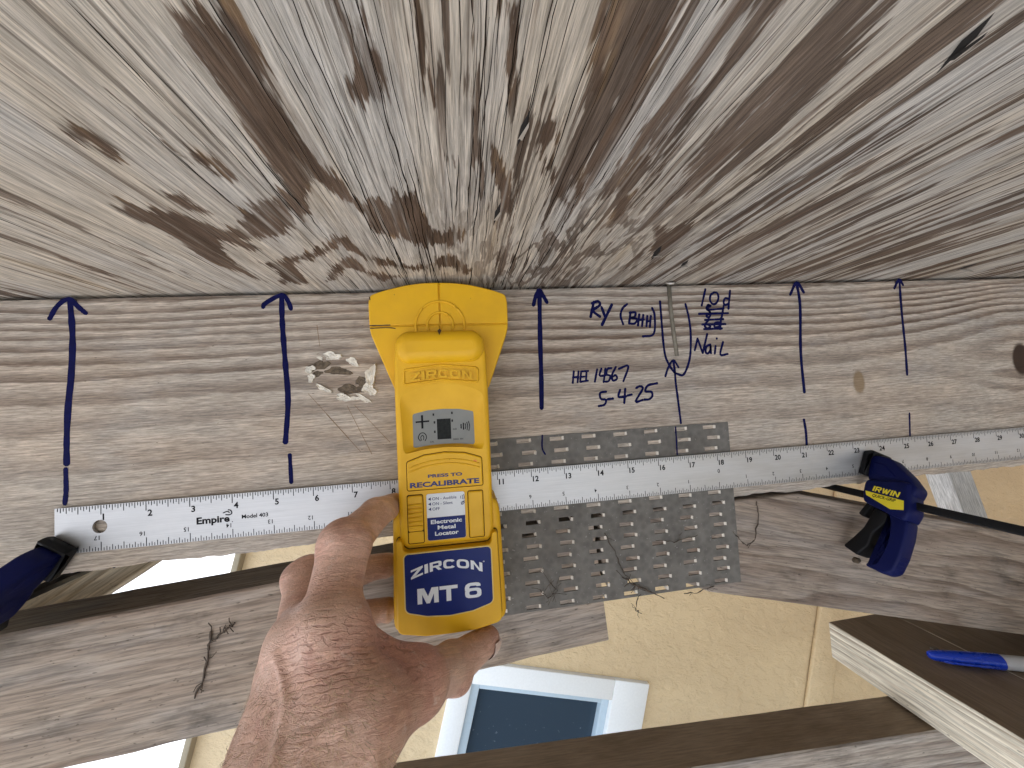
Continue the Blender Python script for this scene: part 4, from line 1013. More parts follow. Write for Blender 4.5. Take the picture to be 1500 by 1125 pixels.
# ------------------------------------------------------------------ yellow metal locator
def m_yellow():
    b = NB('yellow_abs_plastic')
    n = b.noise(b.vec(1.1, 1.1, 1.1), 1.0, 4, .6)
    c = b.mix(b.step(n, .3, .7), (.78, .435, .008), (.71, .385, .010))
    sm = b.step(b.noise(b.vec(2.6, 2.6, 2.6, (3, 8, 1)), 1.0, 5, .7), .66, .82)
    c = b.mix(b.mul(sm, .25), c, (.35, .19, .03))
    sp = b.step(b.noise(b.vec(9, 9, 9, (1, 8, 1)), 1.0, 2, .6), .755, .80)
    c = b.mix(b.mul(sp, .55), c, (.10, .055, .02))
    g_ = b.noise(b.vec(60, 60, 60), 1, 2)
    return b.done(c, b.step(n, .3, .7, .42, .55), b.bump(g_, .14, .004), spec=.38)
M_y = m_yellow()
M_lblue = plain('blue_label', (.008, .019, .135), .4, var=.05, spec=.2)
M_lwhite = plain('white_label', (.74, .77, .80), .4, var=.03)
M_lcd = plain('lcd_glass', (.23, .235, .22), .4, var=.08, scale=1.5, spec=.3)
M_seg = plain('lcd_segment', (.022, .024, .023), .6, var=.25, scale=14, spec=.08)
M_navytxt = plain('navy_print', (.02, .03, .13), .5)
M_groove = plain('seam_shadow_line', (.10, .05, .008), .8, spec=.1)
M_wear = plain('dark_scuff', (.07, .04, .02), .8)
dev = empty('metal_locator', (-.455, 0, 0), Matrix.Rotation(.0165, 4, 'Y'))
def sym(h): return [(x, z) for x, z in h] + [(-x, z) for x, z in h[::-1] if abs(x) > 1e-6]
def clip(poly, a, b_, c):
    """keep a*x + b*z <= c"""
    out = []
    for i in range(len(poly)):
        p, q = poly[i - 1], poly[i]; dp = a * p[0] + b_ * p[1] - c; dq = a * q[0] + b_ * q[1] - c
        if (dp <= 0) != (dq <= 0):
            t = dp / (dp - dq); out.append((p[0] + t * (q[0] - p[0]), p[1] + t * (q[1] - p[1])))
        if dq <= 0: out.append(q)
    return out
def thin(p, d):
    """drop points that crowd a sharp corner"""
    n_ = len(p); cor = []
    for i in range(n_):
        a = Vector(p[i]) - Vector(p[i - 1]); b_ = Vector(p[(i + 1) % n_]) - Vector(p[i])
        if a.length > 1e-6 and b_.length > 1e-6 and a.angle(b_) > .9: cor.append(p[i])
    return [q_ for q_ in p if q_ in cor or all(math.hypot(q_[0] - c[0], q_[1] - c[1]) > d for c in cor)]
H = rpoly(sym([(0, -.13), (.45, -.145), (.88, -.20), (1.46, -.345), (1.80, -.47), (1.85, -.66), (1.84, -1.35), (1.80, -1.55), (1.20, -3.12)]), .16, 5)
head = slab('head', H, -.13, -.80, M_y, dev, r=.05)
Hq = inset(ccw(H), .012)
for a in ((1, 1), (-1, 1), (1, -1), (-1, -1)):
    q = clip(clip(Hq, a[0], 0, -.016), 0, a[1], -.016 + a[1] * -1.30)
    q = thin(q, .07)
    slab('head_panel', q, -.78, -.855, M_y, head, r=.03, seg=3)
for rad in (.34, .64):
    arcs = [(rad * math.cos(a), -.855, -1.30 + rad * math.sin(a)) for a in np.linspace(math.radians(-28), math.radians(208), 60)]
    mesh('target_ring', *tube(arcs, .036, 8), M_y, head, smooth=True)
# raised pill-shaped bump
def pill(name, hw_, z0, z1, yb, yf, rad, mat, parent):
    o_ = rpoly([(-hw_, z0), (hw_, z0), (hw_, z1), (-hw_, z1)], [rad] * 4, 14)
    return slab(name, o_, yb, yf, mat, parent, r=.30, seg=8)
# body with a funnel that narrows to the display window
F_out = ccw(rpoly(sym([(0, -2.90), (.42, -2.94), (.80, -3.05), (1.0, -3.17), (1.04, -3.30), (1.0, -4.52), (.95, -4.62), (.5, -4.53), (0, -4.50)]), .07, 4))
def resample(p, n_, z0, x0=0.0):
    """n_ points evenly along a closed outline, starting where it crosses x = x0 at the top"""
    P = [Vector(q) for q in p]; i0 = max(range(len(P)), key=lambda i: P[i].y - abs(P[i].x) * .5)
    P = P[i0:] + P[:i0] + [P[i0]]
    d = [0]
    for a, b_ in zip(P, P[1:]): d.append(d[-1] + (b_ - a).length)
    out = []
    for k in range(n_):
        t = d[-1] * k / n_; j = max(i for i in range(len(d)) if d[i] <= t + 1e-9); j = min(j, len(P) - 2)
        f = (t - d[j]) / max(d[j + 1] - d[j], 1e-9); q = P[j].lerp(P[j + 1], f); out.append((q.x, q.y))
    return out
LCDo = ccw(rpoly(sym([(0, -3.545), (.40, -3.565), (.77, -3.645), (.775, -4.48), (.74, -4.50), (.35, -4.45), (0, -4.44)]), .04, 3))
A = resample(F_out, 72, 0); B = resample(LCDo, 72, 0)
body = slab('body', rpoly(sym([(0, -1.72), (.85, -1.76), (1.15, -2.05), (1.17, -3.0), (1.155, -6.70), (1.05, -6.90), (0, -6.90)]), .10, 5), -.13, -1.35, M_y, dev, r=.11, seg=5,
            holes=[(A, .20, B, None)])
pill('thumb_bump', 1.13, -2.40, -1.54, -.9, -1.52, .40, M_y, dev)
mesh('pointer_notch', [(-.05, -1.40, -1.56), (.05, -1.40, -1.56), (0, -1.535, -1.70), (0, -1.36, -1.50)], [(0, 1, 2), (0, 3, 1)], M_wear, dev)
# plaque with the embossed maker name
pq = [(x, z) for x, z in rpoly([(-.92, -2.90), (0, -2.80), (.92, -2.90), (.92, -2.53), (0, -2.43), (-.92, -2.53)], .06, 4)]
V_, F_ = tube([(x, -1.352, z) for x, z in pq + pq[:1]], .030, 6)
mesh('plaque_rim', V_, F_, M_y, body, smooth=True)
for k, dy in enumerate((-.012,)):
    blocktext('embossed_name', 'ZIRCON', .21, 1.55, M_y, body, (-.775, -2.76), y=-1.412, arch=.085, depth=.07)
# display
lcd = mesh('display', [(x, -1.152, z) for x, z in LCDo], [tuple(range(len(LCDo)))], M_lcd, body)
def flat(name, pts, mat, parent, y):
    return mesh(name, [(x, y, z) for x, z in pts], [tuple(range(len(pts)))], mat, parent)
yl = -1.156
flat('lcd_segment', [(-.17, -3.80), (.18, -3.80), (.18, -4.32), (-.17, -4.32)], M_seg, lcd, yl)
flat('lcd_segment', [(-.70, -3.83), (-.36, -3.82), (-.36, -3.86), (-.70, -3.87)], M_black, lcd, yl)
flat('lcd_segment', [(-.56, -3.68), (-.51, -3.68), (-.51, -4.02), (-.56, -4.02)], M_black, lcd, yl - .001)
strokes('lcd_icon', [(.022, [(-.60, -4.33), (-.645, -4.25), (-.60, -4.15), (-.52, -4.13), (-.46, -4.18), (-.445, -4.26), (-.48, -4.33)]), (.02, [(-.57, -4.32), (-.585, -4.24), (-.54, -4.19), (-.51, -4.24), (-.52, -4.31)])], M_seg, lcd, y=yl)
strokes('lcd_icon', [(.03, [(.44, -3.97), (.44, -4.07)]), (.03, [(.50, -3.94), (.50, -4.10)]), (.02, [(.545, -3.95), (.56, -4.02), (.545, -4.09)]), (.02, [(.59, -3.92), (.61, -4.02), (.59, -4.12)]), (.02, [(.635, -3.90), (.66, -4.02), (.635, -4.14)])], M_black, lcd, y=yl)
for (x, z) in ((-.25, -3.68), (.22, -3.66), (-.23, -3.88), (.22, -3.86), (-.23, -4.12)):
    flat('lcd_dot', [(x - .02, z - .03), (x + .02, z - .03), (x + .02, z + .03), (x - .02, z + .03)], M_seg, lcd, yl)
text('lcd_lettering', 'mA', .05, M_seg, lcd, (.23, -4.10), y=yl, bold=.01); text('lcd_lettering', 'ZERO  RN', .04, M_seg, lcd, (.22, -4.36), y=yl, bold=.01); text('lcd_lettering', 'CAL', .04, M_seg, lcd, (-.36, -4.39), y=yl, bold=.01)
# press-to-recalibrate panel with a dark seam round it
def seam(name, pts, parent, y, w_=.022, closed=True):
    return strokes(name, [(w_, [a, b_]) for a, b_ in zip(pts, pts[1:] + (pts[:1] if closed else []))][:len(pts) - (0 if closed else 1)], M_groove, parent, y=y)
PR = rpoly(sym([(0, -4.605), (.5, -4.65), (.94, -4.80), (.945, -5.53)]), [.02, .02, .06, .06, .06, .06, .02], 4)
def outline_tube(name, pts, rad, mat, parent, y):
    V_, F_ = tube([(x, y, z) for x, z in pts + pts[:1]], rad, 5); return mesh(name, V_, F_, mat, parent)
press = slab('press_panel', inset(ccw(PR), .018), -1.345, -1.385, M_y, body, r=.03, seg=3)
flat('seam', PR, M_groove, press, -1.3535)
for k in range(2):
    arc = [(x, -1.385, -4.80 - k * .10 - .16 * (x / .86) ** 2) for x in np.linspace(-.86, .86, 24)]
    mesh('grip_ridge', *tube(arc, .020, 6), M_y, press, smooth=True)
text('lettering', 'PRESS TO', .075, M_navytxt, press, (.0, -5.225), w=.84, bold=.035, y=-1.390, align='CENTER')
text('lettering', 'RECALIBRATE', .115, M_navytxt, press, (-.01, -5.44), w=1.70, bold=.04, y=-1.390, align='CENTER')
strokes('scuff', [(.03, [(.72, -4.90), (.76, -4.87), (.80, -4.93)]), (.02, [(.80, -4.93), (.88, -4.95)])], plain('orange_scuff', (.75, .22, .03), .5), press, y=-1.390)
# slide switch
SWo = rpoly([(-.955, -6.81), (-.555, -6.81), (-.555, -5.615), (-.955, -5.615)], .05, 4)
flat('seam', SWo, M_groove, body, -1.3545)
sw = slab('slide_switch', rpoly([(-.935, -6.50), (-.575, -6.50), (-.575, -5.64), (-.935, -5.64)], .05, 4), -1.34, -1.40, M_y, body, r=.03)
for k in range(6):
    V_, F_ = tube([(-.92, -1.405, -5.86 - k * .105), (-.59, -1.405, -5.86 - k * .105)], .033, 8)
    mesh('switch_ridge', V_, F_, M_y, sw, smooth=True)
slab('switch_slot', rpoly([(-.935, -6.79), (-.575, -6.79), (-.575, -6.52), (-.935, -6.52)], .03, 3), -1.34, -1.362, M_y, body, r=.01, seg=2)
RP = rpoly([(.525, -6.80), (.925, -6.80), (.925, -5.625), (.525, -5.625)], .05, 4)
flat('seam', RP, M_groove, body, -1.3545)
slab('blank_panel', inset(ccw(RP), .02), -1.34, -1.385, M_y, body, r=.03)
lab = slab('instruction_label', rpoly([(-.485, -6.77), (.455, -6.77), (.455, -5.63), (-.485, -5.63)], .05, 4), -1.345, -1.358, M_lwhite, body, r=.004, seg=1)
flat('label_band', rpoly([(-.480, -6.765), (.450, -6.765), (.450, -6.215), (-.480, -6.215)], [.05, .05, 0, 0], 4), M_lblue, lab, -1.3605)
for k, (s_, w_) in enumerate((('ON - Audible', .60), ('ON - Silent', .50), ('OFF', .18))):
    z = -5.79 - k * .125
    flat('pointer', [(-.445, z + .035), (-.375, z + .075), (-.375, z - .005)], M_navytxt, lab, -1.3605)
    text('lettering', s_, .07, M_navytxt, lab, (-.345, z), w=w_, bold=.008, y=-1.3605)
strokes('icon', [(.016, [(.36, -5.74), (.36, -5.80)]), (.014, [(.395, -5.72), (.41, -5.77), (.395, -5.82)]), (.014, [(.43, -5.70), (.445, -5.77), (.43, -5.83)]), (.016, [(.37, -5.90), (.42, -5.87), (.44, -5.91), (.40, -5.95), (.365, -5.92), (.37, -5.90)]), (.014, [(.365, -5.95), (.445, -5.86)])], M_navytxt, lab, y=-1.3605)
for k, (s_, w_) in enumerate((('Electronic', .76), ('Metal', .44), ('Locator', .58))):
    text('lettering', s_, .092, M_lwhite, lab, (-.015, -6.365 - k * .145), w=w_, bold=.03, y=-1.364, align='CENTER')
# battery cup: outer shell, front cover, blue label
CUPo = rpoly(sym([(0, -5.86), (1.14, -5.86), (1.30, -6.0), (1.345, -6.3), (1.40, -8.72), (1.36, -8.92), (.95, -9.07), (0, -9.14)]), .10, 5)
cup = slab('battery_cup', CUPo, -.14, -1.24, M_y, dev, r=.14, seg=6)
COVo = rpoly([(-1.26, -8.86), (-.6, -8.985), (0, -9.0), (.6, -8.985), (1.26, -8.86), (1.225, -6.66), (1.09, -6.67), (1.07, -6.90), (.98, -6.965), (0, -6.97), (-.98, -6.965), (-1.07, -6.90), (-1.09, -6.67), (-1.225, -6.66)], [.14, .02, .02, .02, .14, .06, .06, .08, .05, .02, .05, .08, .06, .06], 4)
flat_s = outline_tube('seam', inset(ccw(COVo), -.012), .014, M_groove, cup, -1.243)
cover = slab('battery_cover', COVo, -1.2, -1.46, M_y, cup, r=.035, seg=4)
BLo = rpoly([(-1.045, -8.36), (-.55, -8.50), (0, -8.545), (.55, -8.50), (1.045, -8.36), (1.045, -7.01), (-1.045, -7.01)], [.10, .05, .05, .05, .10, .10, .10], 5)
slab('label_rim', inset(ccw(BLo), -.028), -1.44, -1.466, plain('pale_label_rim', (.72, .55, .18), .5), cover, r=.004, seg=1)
bl = slab('maker_label', BLo, -1.45, -1.470, M_lblue, cover, r=.004, seg=1)
blocktext('lettering', 'ZIRCON', .215, 1.72, M_lwhite, bl, (-.90, -7.43), y=-1.475, arch=.17)
text('lettering', 'o', .05, M_lwhite, bl, (.84, -7.37), bold=.01, y=-1.475)
blocktext('lettering', 'MT', .365, .96, M_lwhite, bl, (-.765, -8.20), y=-1.475, gap=.06)
blocktext('lettering', '6', .365, .40, M_lwhite, bl, (.37, -8.20), y=-1.475)
# pencil and wear marks on the head
strokes('scuff', [(.03, [(-1.81, -1.285), (-1.30, -1.28)]), (.025, [(-1.80, -1.36), (-1.35, -1.35), (-1.17, -1.375)]), (.03, [(-1.80, -.53), (-1.79, -.60)])], M_wear, head, y=-.858)
strokes('scuff', [(.03, [(.40, -2.30), (.55, -2.29)]), (.05, [(.74, -2.305), (.83, -2.29)])], M_wear, head, y=-1.42)
tag(dev, 'yellow handheld electronic metal locator with blue label, gripped by the hand', 'metal locator')
# ------------------------------------------------------------------ hand: one continuous surface grown from tapered bones
J = dict(wr_i=(-2.22, -5.12, -8.52), wr_l=(-2.86, -4.9, -8.65), f_i=(-2.42, -6.3, -11.0), f_l=(-3.05, -6.2, -11.1), e_i=(-2.4, -8.8, -16), e_l=(-3.2, -8.7, -16.2),
    mi=(-2.37, -4.11, -7.03), pi=(-2.45, -3.02, -6.06), di=(-2.15, -1.76, -5.85), ti=(-1.92, -.72, -5.96),
    mm=(-2.88, -3.95, -7.28), pm=(-3.46, -2.24, -6.96), dm=(-2.95, -1.15, -7.35), tm=(-2.22, -0.42, -7.6),
    mr=(-3.16, -3.8, -7.7), pr=(-3.45, -2.2, -7.8), dr=(-3.15, -1.1, -8.44), tr=(-2.27, -0.4, -8.75),
    ml=(-3.3, -3.75, -8.2), pl=(-3.42, -2.4, -8.42), dl=(-3.35, -1.64, -9.0), tl=(-2.65, -.75, -9.35),
    cm=(-1.72, -4.8, -7.95), mt=(-1.1, -3.73, -8.35), it=(-0.60, -2.2, -9.26), tt=(0.26, -1.02, -9.55))
J = {k: np.array(v) for k, v in J.items()}
BONES = [('e_i', 'f_i', 1.15, .84, .5), ('e_l', 'f_l', 1.15, .82, .5), ('f_i', 'wr_i', .84, .70, .5), ('f_l', 'wr_l', .82, .68, .5),
    ('wr_i', 'mi', .66, .50, .35), ('wr_l', 'mm', .62, .46, .35), ('wr_l', 'mr', .60, .44, .35), ('wr_l', 'ml', .60, .42, .35),
    ('mi', 'pi', .50, .46, .16), ('pi', 'di', .43, .35, .14), ('di', 'ti', .35, .30, .10),
    ('mm', 'pm', .46, .44, .16), ('pm', 'dm', .43, .36, .12), ('dm', 'tm', .35, .30, .1),
    ('mr', 'pr', .44, .42, .14), ('pr', 'dr', .41, .34, .12), ('dr', 'tr', .33, .28, .1),
    ('ml', 'pl', .40, .36, .14), ('pl', 'dl', .35, .30, .12), ('dl', 'tl', .29, .25, .1),
    ('wr_i', 'cm', .66, .60, .4), ('cm', 'mt', .60, .53, .30), ('mt', 'it', .50, .45, .14), ('it', 'tt', .45, .34, .1)]
WEB = [(J['mi'] * .9 + J['pi'] * .1 + np.array((.1, .1, -.2)), J['mt'], .30, .34, .35), (J['mi'], J['cm'], .36, .45, .35), (J['wr_i'] * .5 + J['mi'] * .5, J['mt'], .36, .36, .35),
       (J['mi'], J['mm'], .40, .38, .3), (J['mm'], J['mr'], .36, .34, .3)]
hh = .046
lo = np.array((-5.0, -10.6, -17.4)); hi = np.array((1.1, .35, -5.0))
dims = np.ceil((hi - lo) / hh).astype(int) + 1
AX = [lo[k] + hh * np.arange(dims[k]) for k in range(3)]
SD = np.full(dims, 5.0, dtype=np.float32)
def add_cone(a, b, ra, rb, k):
    global SD
    m = max(ra, rb) + k + .3
    s_ = []
    for q in range(3):
        i0 = max(int((min(a[q], b[q]) - m - lo[q]) / hh), 0); i1 = min(int((max(a[q], b[q]) + m - lo[q]) / hh) + 2, dims[q])
        s_.append(slice(i0, i1))
    X_, Y_, Z_ = np.meshgrid(AX[0][s_[0]], AX[1][s_[1]], AX[2][s_[2]], indexing='ij')
    d = b - a; L = (d * d).sum()
    t = np.clip(((X_ - a[0]) * d[0] + (Y_ - a[1]) * d[1] + (Z_ - a[2]) * d[2]) / L, 0, 1)
    ds = np.sqrt((X_ - a[0] - t * d[0]) ** 2 + (Y_ - a[1] - t * d[1]) ** 2 + (Z_ - a[2] - t * d[2]) ** 2) - (ra + (rb - ra) * t)
    o_ = SD[s_[0], s_[1], s_[2]]
    h = np.clip(.5 + .5 * (o_ - ds) / k, 0, 1)
    SD[s_[0], s_[1], s_[2]] = o_ * (1 - h) + ds * h - k * h * (1 - h)
for a, b_, ra, rb, k in BONES: add_cone(J[a], J[b_], ra, rb, k)
for a, b_, ra, rb, k in WEB: add_cone(a, b_, ra, rb, k)
# knuckle swellings
for nm, r_, k in (('pi', .485, .12), ('pm', .45, .12), ('it', .475, .12), ('mi', .54, .25), ('mm', .5, .25)):
    add_cone(J[nm], J[nm] + np.array((.001, 0, .05)), r_, r_, k)
def surface_nets(D, lo_, h):
    ins = D < 0
    n0, n1, n2 = D.shape
    c = np.zeros((n0 - 1, n1 - 1, n2 - 1), dtype=np.int8)
    for i in (0, 1):
        for j in (0, 1):
            for k in (0, 1): c += ins[i:n0 - 1 + i, j:n1 - 1 + j, k:n2 - 1 + k]
    act = (c > 0) & (c < 8)
    idx_ = -np.ones(act.shape, dtype=np.int64); cells = np.argwhere(act); idx_[act] = np.arange(len(cells))
    P_ = np.zeros((len(cells), 3)); W_ = np.zeros(len(cells))
    cs = [(i, j, k) for i in (0, 1) for j in (0, 1) for k in (0, 1)]
    for a in cs:
        for ax in range(3):
            if a[ax]: continue
            b2 = list(a); b2[ax] = 1
            ia = cells + np.array(a); ib = cells + np.array(b2)
            da = D[ia[:, 0], ia[:, 1], ia[:, 2]]; db = D[ib[:, 0], ib[:, 1], ib[:, 2]]
            x_ = (da < 0) != (db < 0)
            t = np.where(x_, da / np.where(x_, da - db, 1), 0)
            p = ia.astype(float); p[:, ax] += t
            P_[x_] += p[x_]; W_[x_] += 1
    P_ = P_ / W_[:, None] * h + lo_
    F_ = []
    for ax in range(3):
        u, v = (ax + 1) % 3, (ax + 2) % 3
        sl0 = [slice(1, None)] * 3; sl0[ax] = slice(0, -1)
        A_ = ins[tuple(slice(1, -1) if q != ax else slice(0, -1) for q in range(3))]
        B_ = ins[tuple(slice(1, -1) if q != ax else slice(1, None) for q in range(3))]
        e = np.argwhere(A_ != B_)
        sg = A_[e[:, 0], e[:, 1], e[:, 2]]
        base_ = e.copy(); 
        for q in range(3):
            if q != ax: base_[:, q] += 1
        def cell(du, dv):
            g_ = base_.copy(); g_[:, u] += du; g_[:, v] += dv
            return idx_[g_[:, 0], g_[:, 1], g_[:, 2]]
        q_ = np.stack([cell(-1, -1), cell(0, -1), cell(0, 0), cell(-1, 0)], 1)
        q_[~sg] = q_[~sg][:, ::-1]
        F_.append(q_)
    return P_, np.concatenate(F_)
HV, HF = surface_nets(SD, lo, hh)
# smooth the surface a little
def lap(V_, F_, it, f=.5):
    e = np.concatenate([F_[:, [0, 1]], F_[:, [1, 2]], F_[:, [2, 3]], F_[:, [3, 0]]])
    for _ in range(it):
        S = np.zeros_like(V_); n_ = np.zeros(len(V_))
        np.add.at(S, e[:, 0], V_[e[:, 1]]); np.add.at(S, e[:, 1], V_[e[:, 0]]); np.add.at(n_, e[:, 0], 1); np.add.at(n_, e[:, 1], 1)
        V_ = V_ + f * (S / n_[:, None] - V_)
    return V_
HV = lap(HV, HF, 6)
def seg_t(V_, a, b_):
    d = b_ - a; t = ((V_ - a) @ d) / (d @ d)
    return t, np.linalg.norm(V_ - a - np.clip(t, 0, 1)[:, None] * d, axis=1)
def vnorm(V_, F_):
    n_ = np.cross(V_[F_[:, 2]] - V_[F_[:, 0]], V_[F_[:, 3]] - V_[F_[:, 1]]); N_ = np.zeros_like(V_)
    for k in range(4): np.add.at(N_, F_[:, k], n_)
    return N_ / (np.linalg.norm(N_, axis=1)[:, None] + 1e-9)
HN = vnorm(HV, HF)
def gauss(p, r): return np.exp(-((HV - p) ** 2).sum(1) / r ** 2)
# tendons on the back of the hand
disp = np.zeros(len(HV))
for a, b_, s_ in (('wr_l', 'mm', 1.0), ('wr_i', 'mi', .8), ('wr_l', 'mr', .7)):
    a_ = J[a] + np.array((0, -.4, .2)); q = J[b_] + np.array((0, -.35, .3))
    t, d = seg_t(HV, a_, q)
    disp += .045 * s_ * np.exp(-(d / .22) ** 2) * np.clip(t + .3, 0, 1) * np.clip(1.3 - t, 0, 1)
# cross creases at the joints
# shallow cross folds at the joints: the fold coordinate and its strength are kept per vertex, the skin shader draws the lines
cw = np.zeros(len(HV)); cs = np.zeros(len(HV))
for c, axis_p, rad, st in ((J['mi'] * .5 + J['pi'] * .5 + np.array((0, -.35, -.15)), J['pi'] - J['mi'], .62, .9), (J['mi'] + np.array((.15, -.5, -.1)), J['pi'] - J['mi'], .85, 1.0),
        (J['it'] + np.array((.1, -.3, -.2)), J['tt'] - J['mt'], .5, .7), (J['mi'] * .35 + J['mt'] * .65 + np.array((0, -.3, .1)), np.array((.5, .3, 1)), .8, 1.0),
        (J['pi'] + np.array((0, -.25, .15)), J['di'] - J['pi'], .40, .45), (J['wr_i'] * .55 + J['mi'] * .45 + np.array((.2, -.6, 0)), J['mi'] - J['wr_i'], 1.1, .45)):
    ax_ = axis_p / np.linalg.norm(axis_p); g_ = st * np.exp(-((HV - c) ** 2).sum(1) / rad ** 2)
    s_ = (HV - c) @ ax_
    cs = np.where(g_ > cw, s_ + c[0] * 3, cs); cw = np.maximum(cw, g_)
fold = np.zeros(len(HV))
for c, r_, ang in ((J['mi'] * .6 + J['mm'] * .4 + np.array((-.05, -.35, .45)), .10, 0),):
    t, d = seg_t(HV, J['mi'] * .5 + J['mm'] * .5 + np.array((0, -.45, -.35)), J['pi'] * .55 + J['pm'] * .45 + np.array((-.05, -.15, .1)))
    fold += -.07 * np.exp(-(d / .13) ** 2)
t, d = seg_t(HV, J['mi'] + np.array((.25, -.5, -.35)), J['mt'] + np.array((-.1, -.3, .35)))
fold += -.035 * np.exp(-(d / .10) ** 2)
vein = np.zeros(len(HV))
for pts in ([(-2.75, -5.6, -8.3), (-2.6, -5.25, -7.8), (-2.75, -4.8, -7.4), (-2.95, -4.5, -7.1)], [(-2.2, -5.9, -8.9), (-2.3, -5.6, -8.3), (-2.15, -5.2, -7.7), (-1.9, -4.7, -7.5)], [(-3.3, -5.5, -9.0), (-3.3, -5.1, -8.4), (-3.5, -4.5, -8.0)], [(-2.0, -6.9, -10.5), (-2.1, -6.2, -9.6), (-2.3, -5.8, -8.8)], [(-1.5, -5.7, -8.3), (-1.35, -5.2, -7.8), (-1.2, -4.6, -7.8)]):
    Q = [np.array(p) for p in pts]; dm_ = np.full(len(HV), 9.0)
    for a, b_ in zip(Q, Q[1:]):
        # distance measured across the view-facing surface: ignore the depth component
        A2, B2 = a[[0, 2]], b_[[0, 2]]; d_ = B2 - A2; P2 = HV[:, [0, 2]] + .04 * np.sin(HV[:, [2, 0]] * 7)
        t = np.clip(((P2 - A2) @ d_) / (d_ @ d_), 0, 1); dm_ = np.minimum(dm_, np.linalg.norm(P2 - A2 - t[:, None] * d_, axis=1))
    vein += .042 * np.exp(-(dm_ / .085) ** 2) * (HN[:, 1] < 0) * np.clip(-HN[:, 1] * 1.5, 0, 1)
knob = .07 * gauss(J['pi'] + np.array((-.05, -.35, .28)), .24) + .06 * gauss(J['mi'] + np.array((-.1, -.45, .4)), .30) + .05 * gauss(J['it'] + np.array((.25, -.25, -.3)), .25) + .05 * gauss(J['pm'] + np.array((-.3, -.2, .2)), .22)
side = -.07 * gauss(J['mi'] * .45 + J['pi'] * .55 + np.array((.35, -.1, 0)), .35) - .06 * gauss(J['mt'] * .5 + J['it'] * .5 + np.array((.1, -.35, -.1)), .35)
HV = HV + HN * (disp * 2.0 + fold * 1.3 + vein * 1.2 + knob * 1.4 + side * 1.3)[:, None]
hax = J['mi'] * .5 + J['mm'] * .5 - J['wr_i'] * .5 - J['wr_l'] * .5; hax /= np.linalg.norm(hax)
hsd = np.cross(hax, np.array((0, -1, 0))); hsd /= np.linalg.norm(hsd)
along, across = HV @ hax, HV @ hsd
red = np.clip(.9 * gauss(J['pi'], .55) + .8 * gauss(J['pm'], .5) + .9 * gauss(J['mt'] + np.array((-.2, 0, .2)), .9) + .8 * gauss(J['tt'], .7) + .6 * gauss(J['it'], .6) + .5 * gauss(J['mi'], .5) + .9 * gauss(J['mi'] * .35 + J['mt'] * .65 + np.array((0, -.2, .2)), .8), 0, 1)
tan = np.clip(1 - ss(HV[:, 2], -8.4, -7.0), 0, 1) * np.clip(ss(-HV[:, 1], 3.2, 4.4), 0, 1)
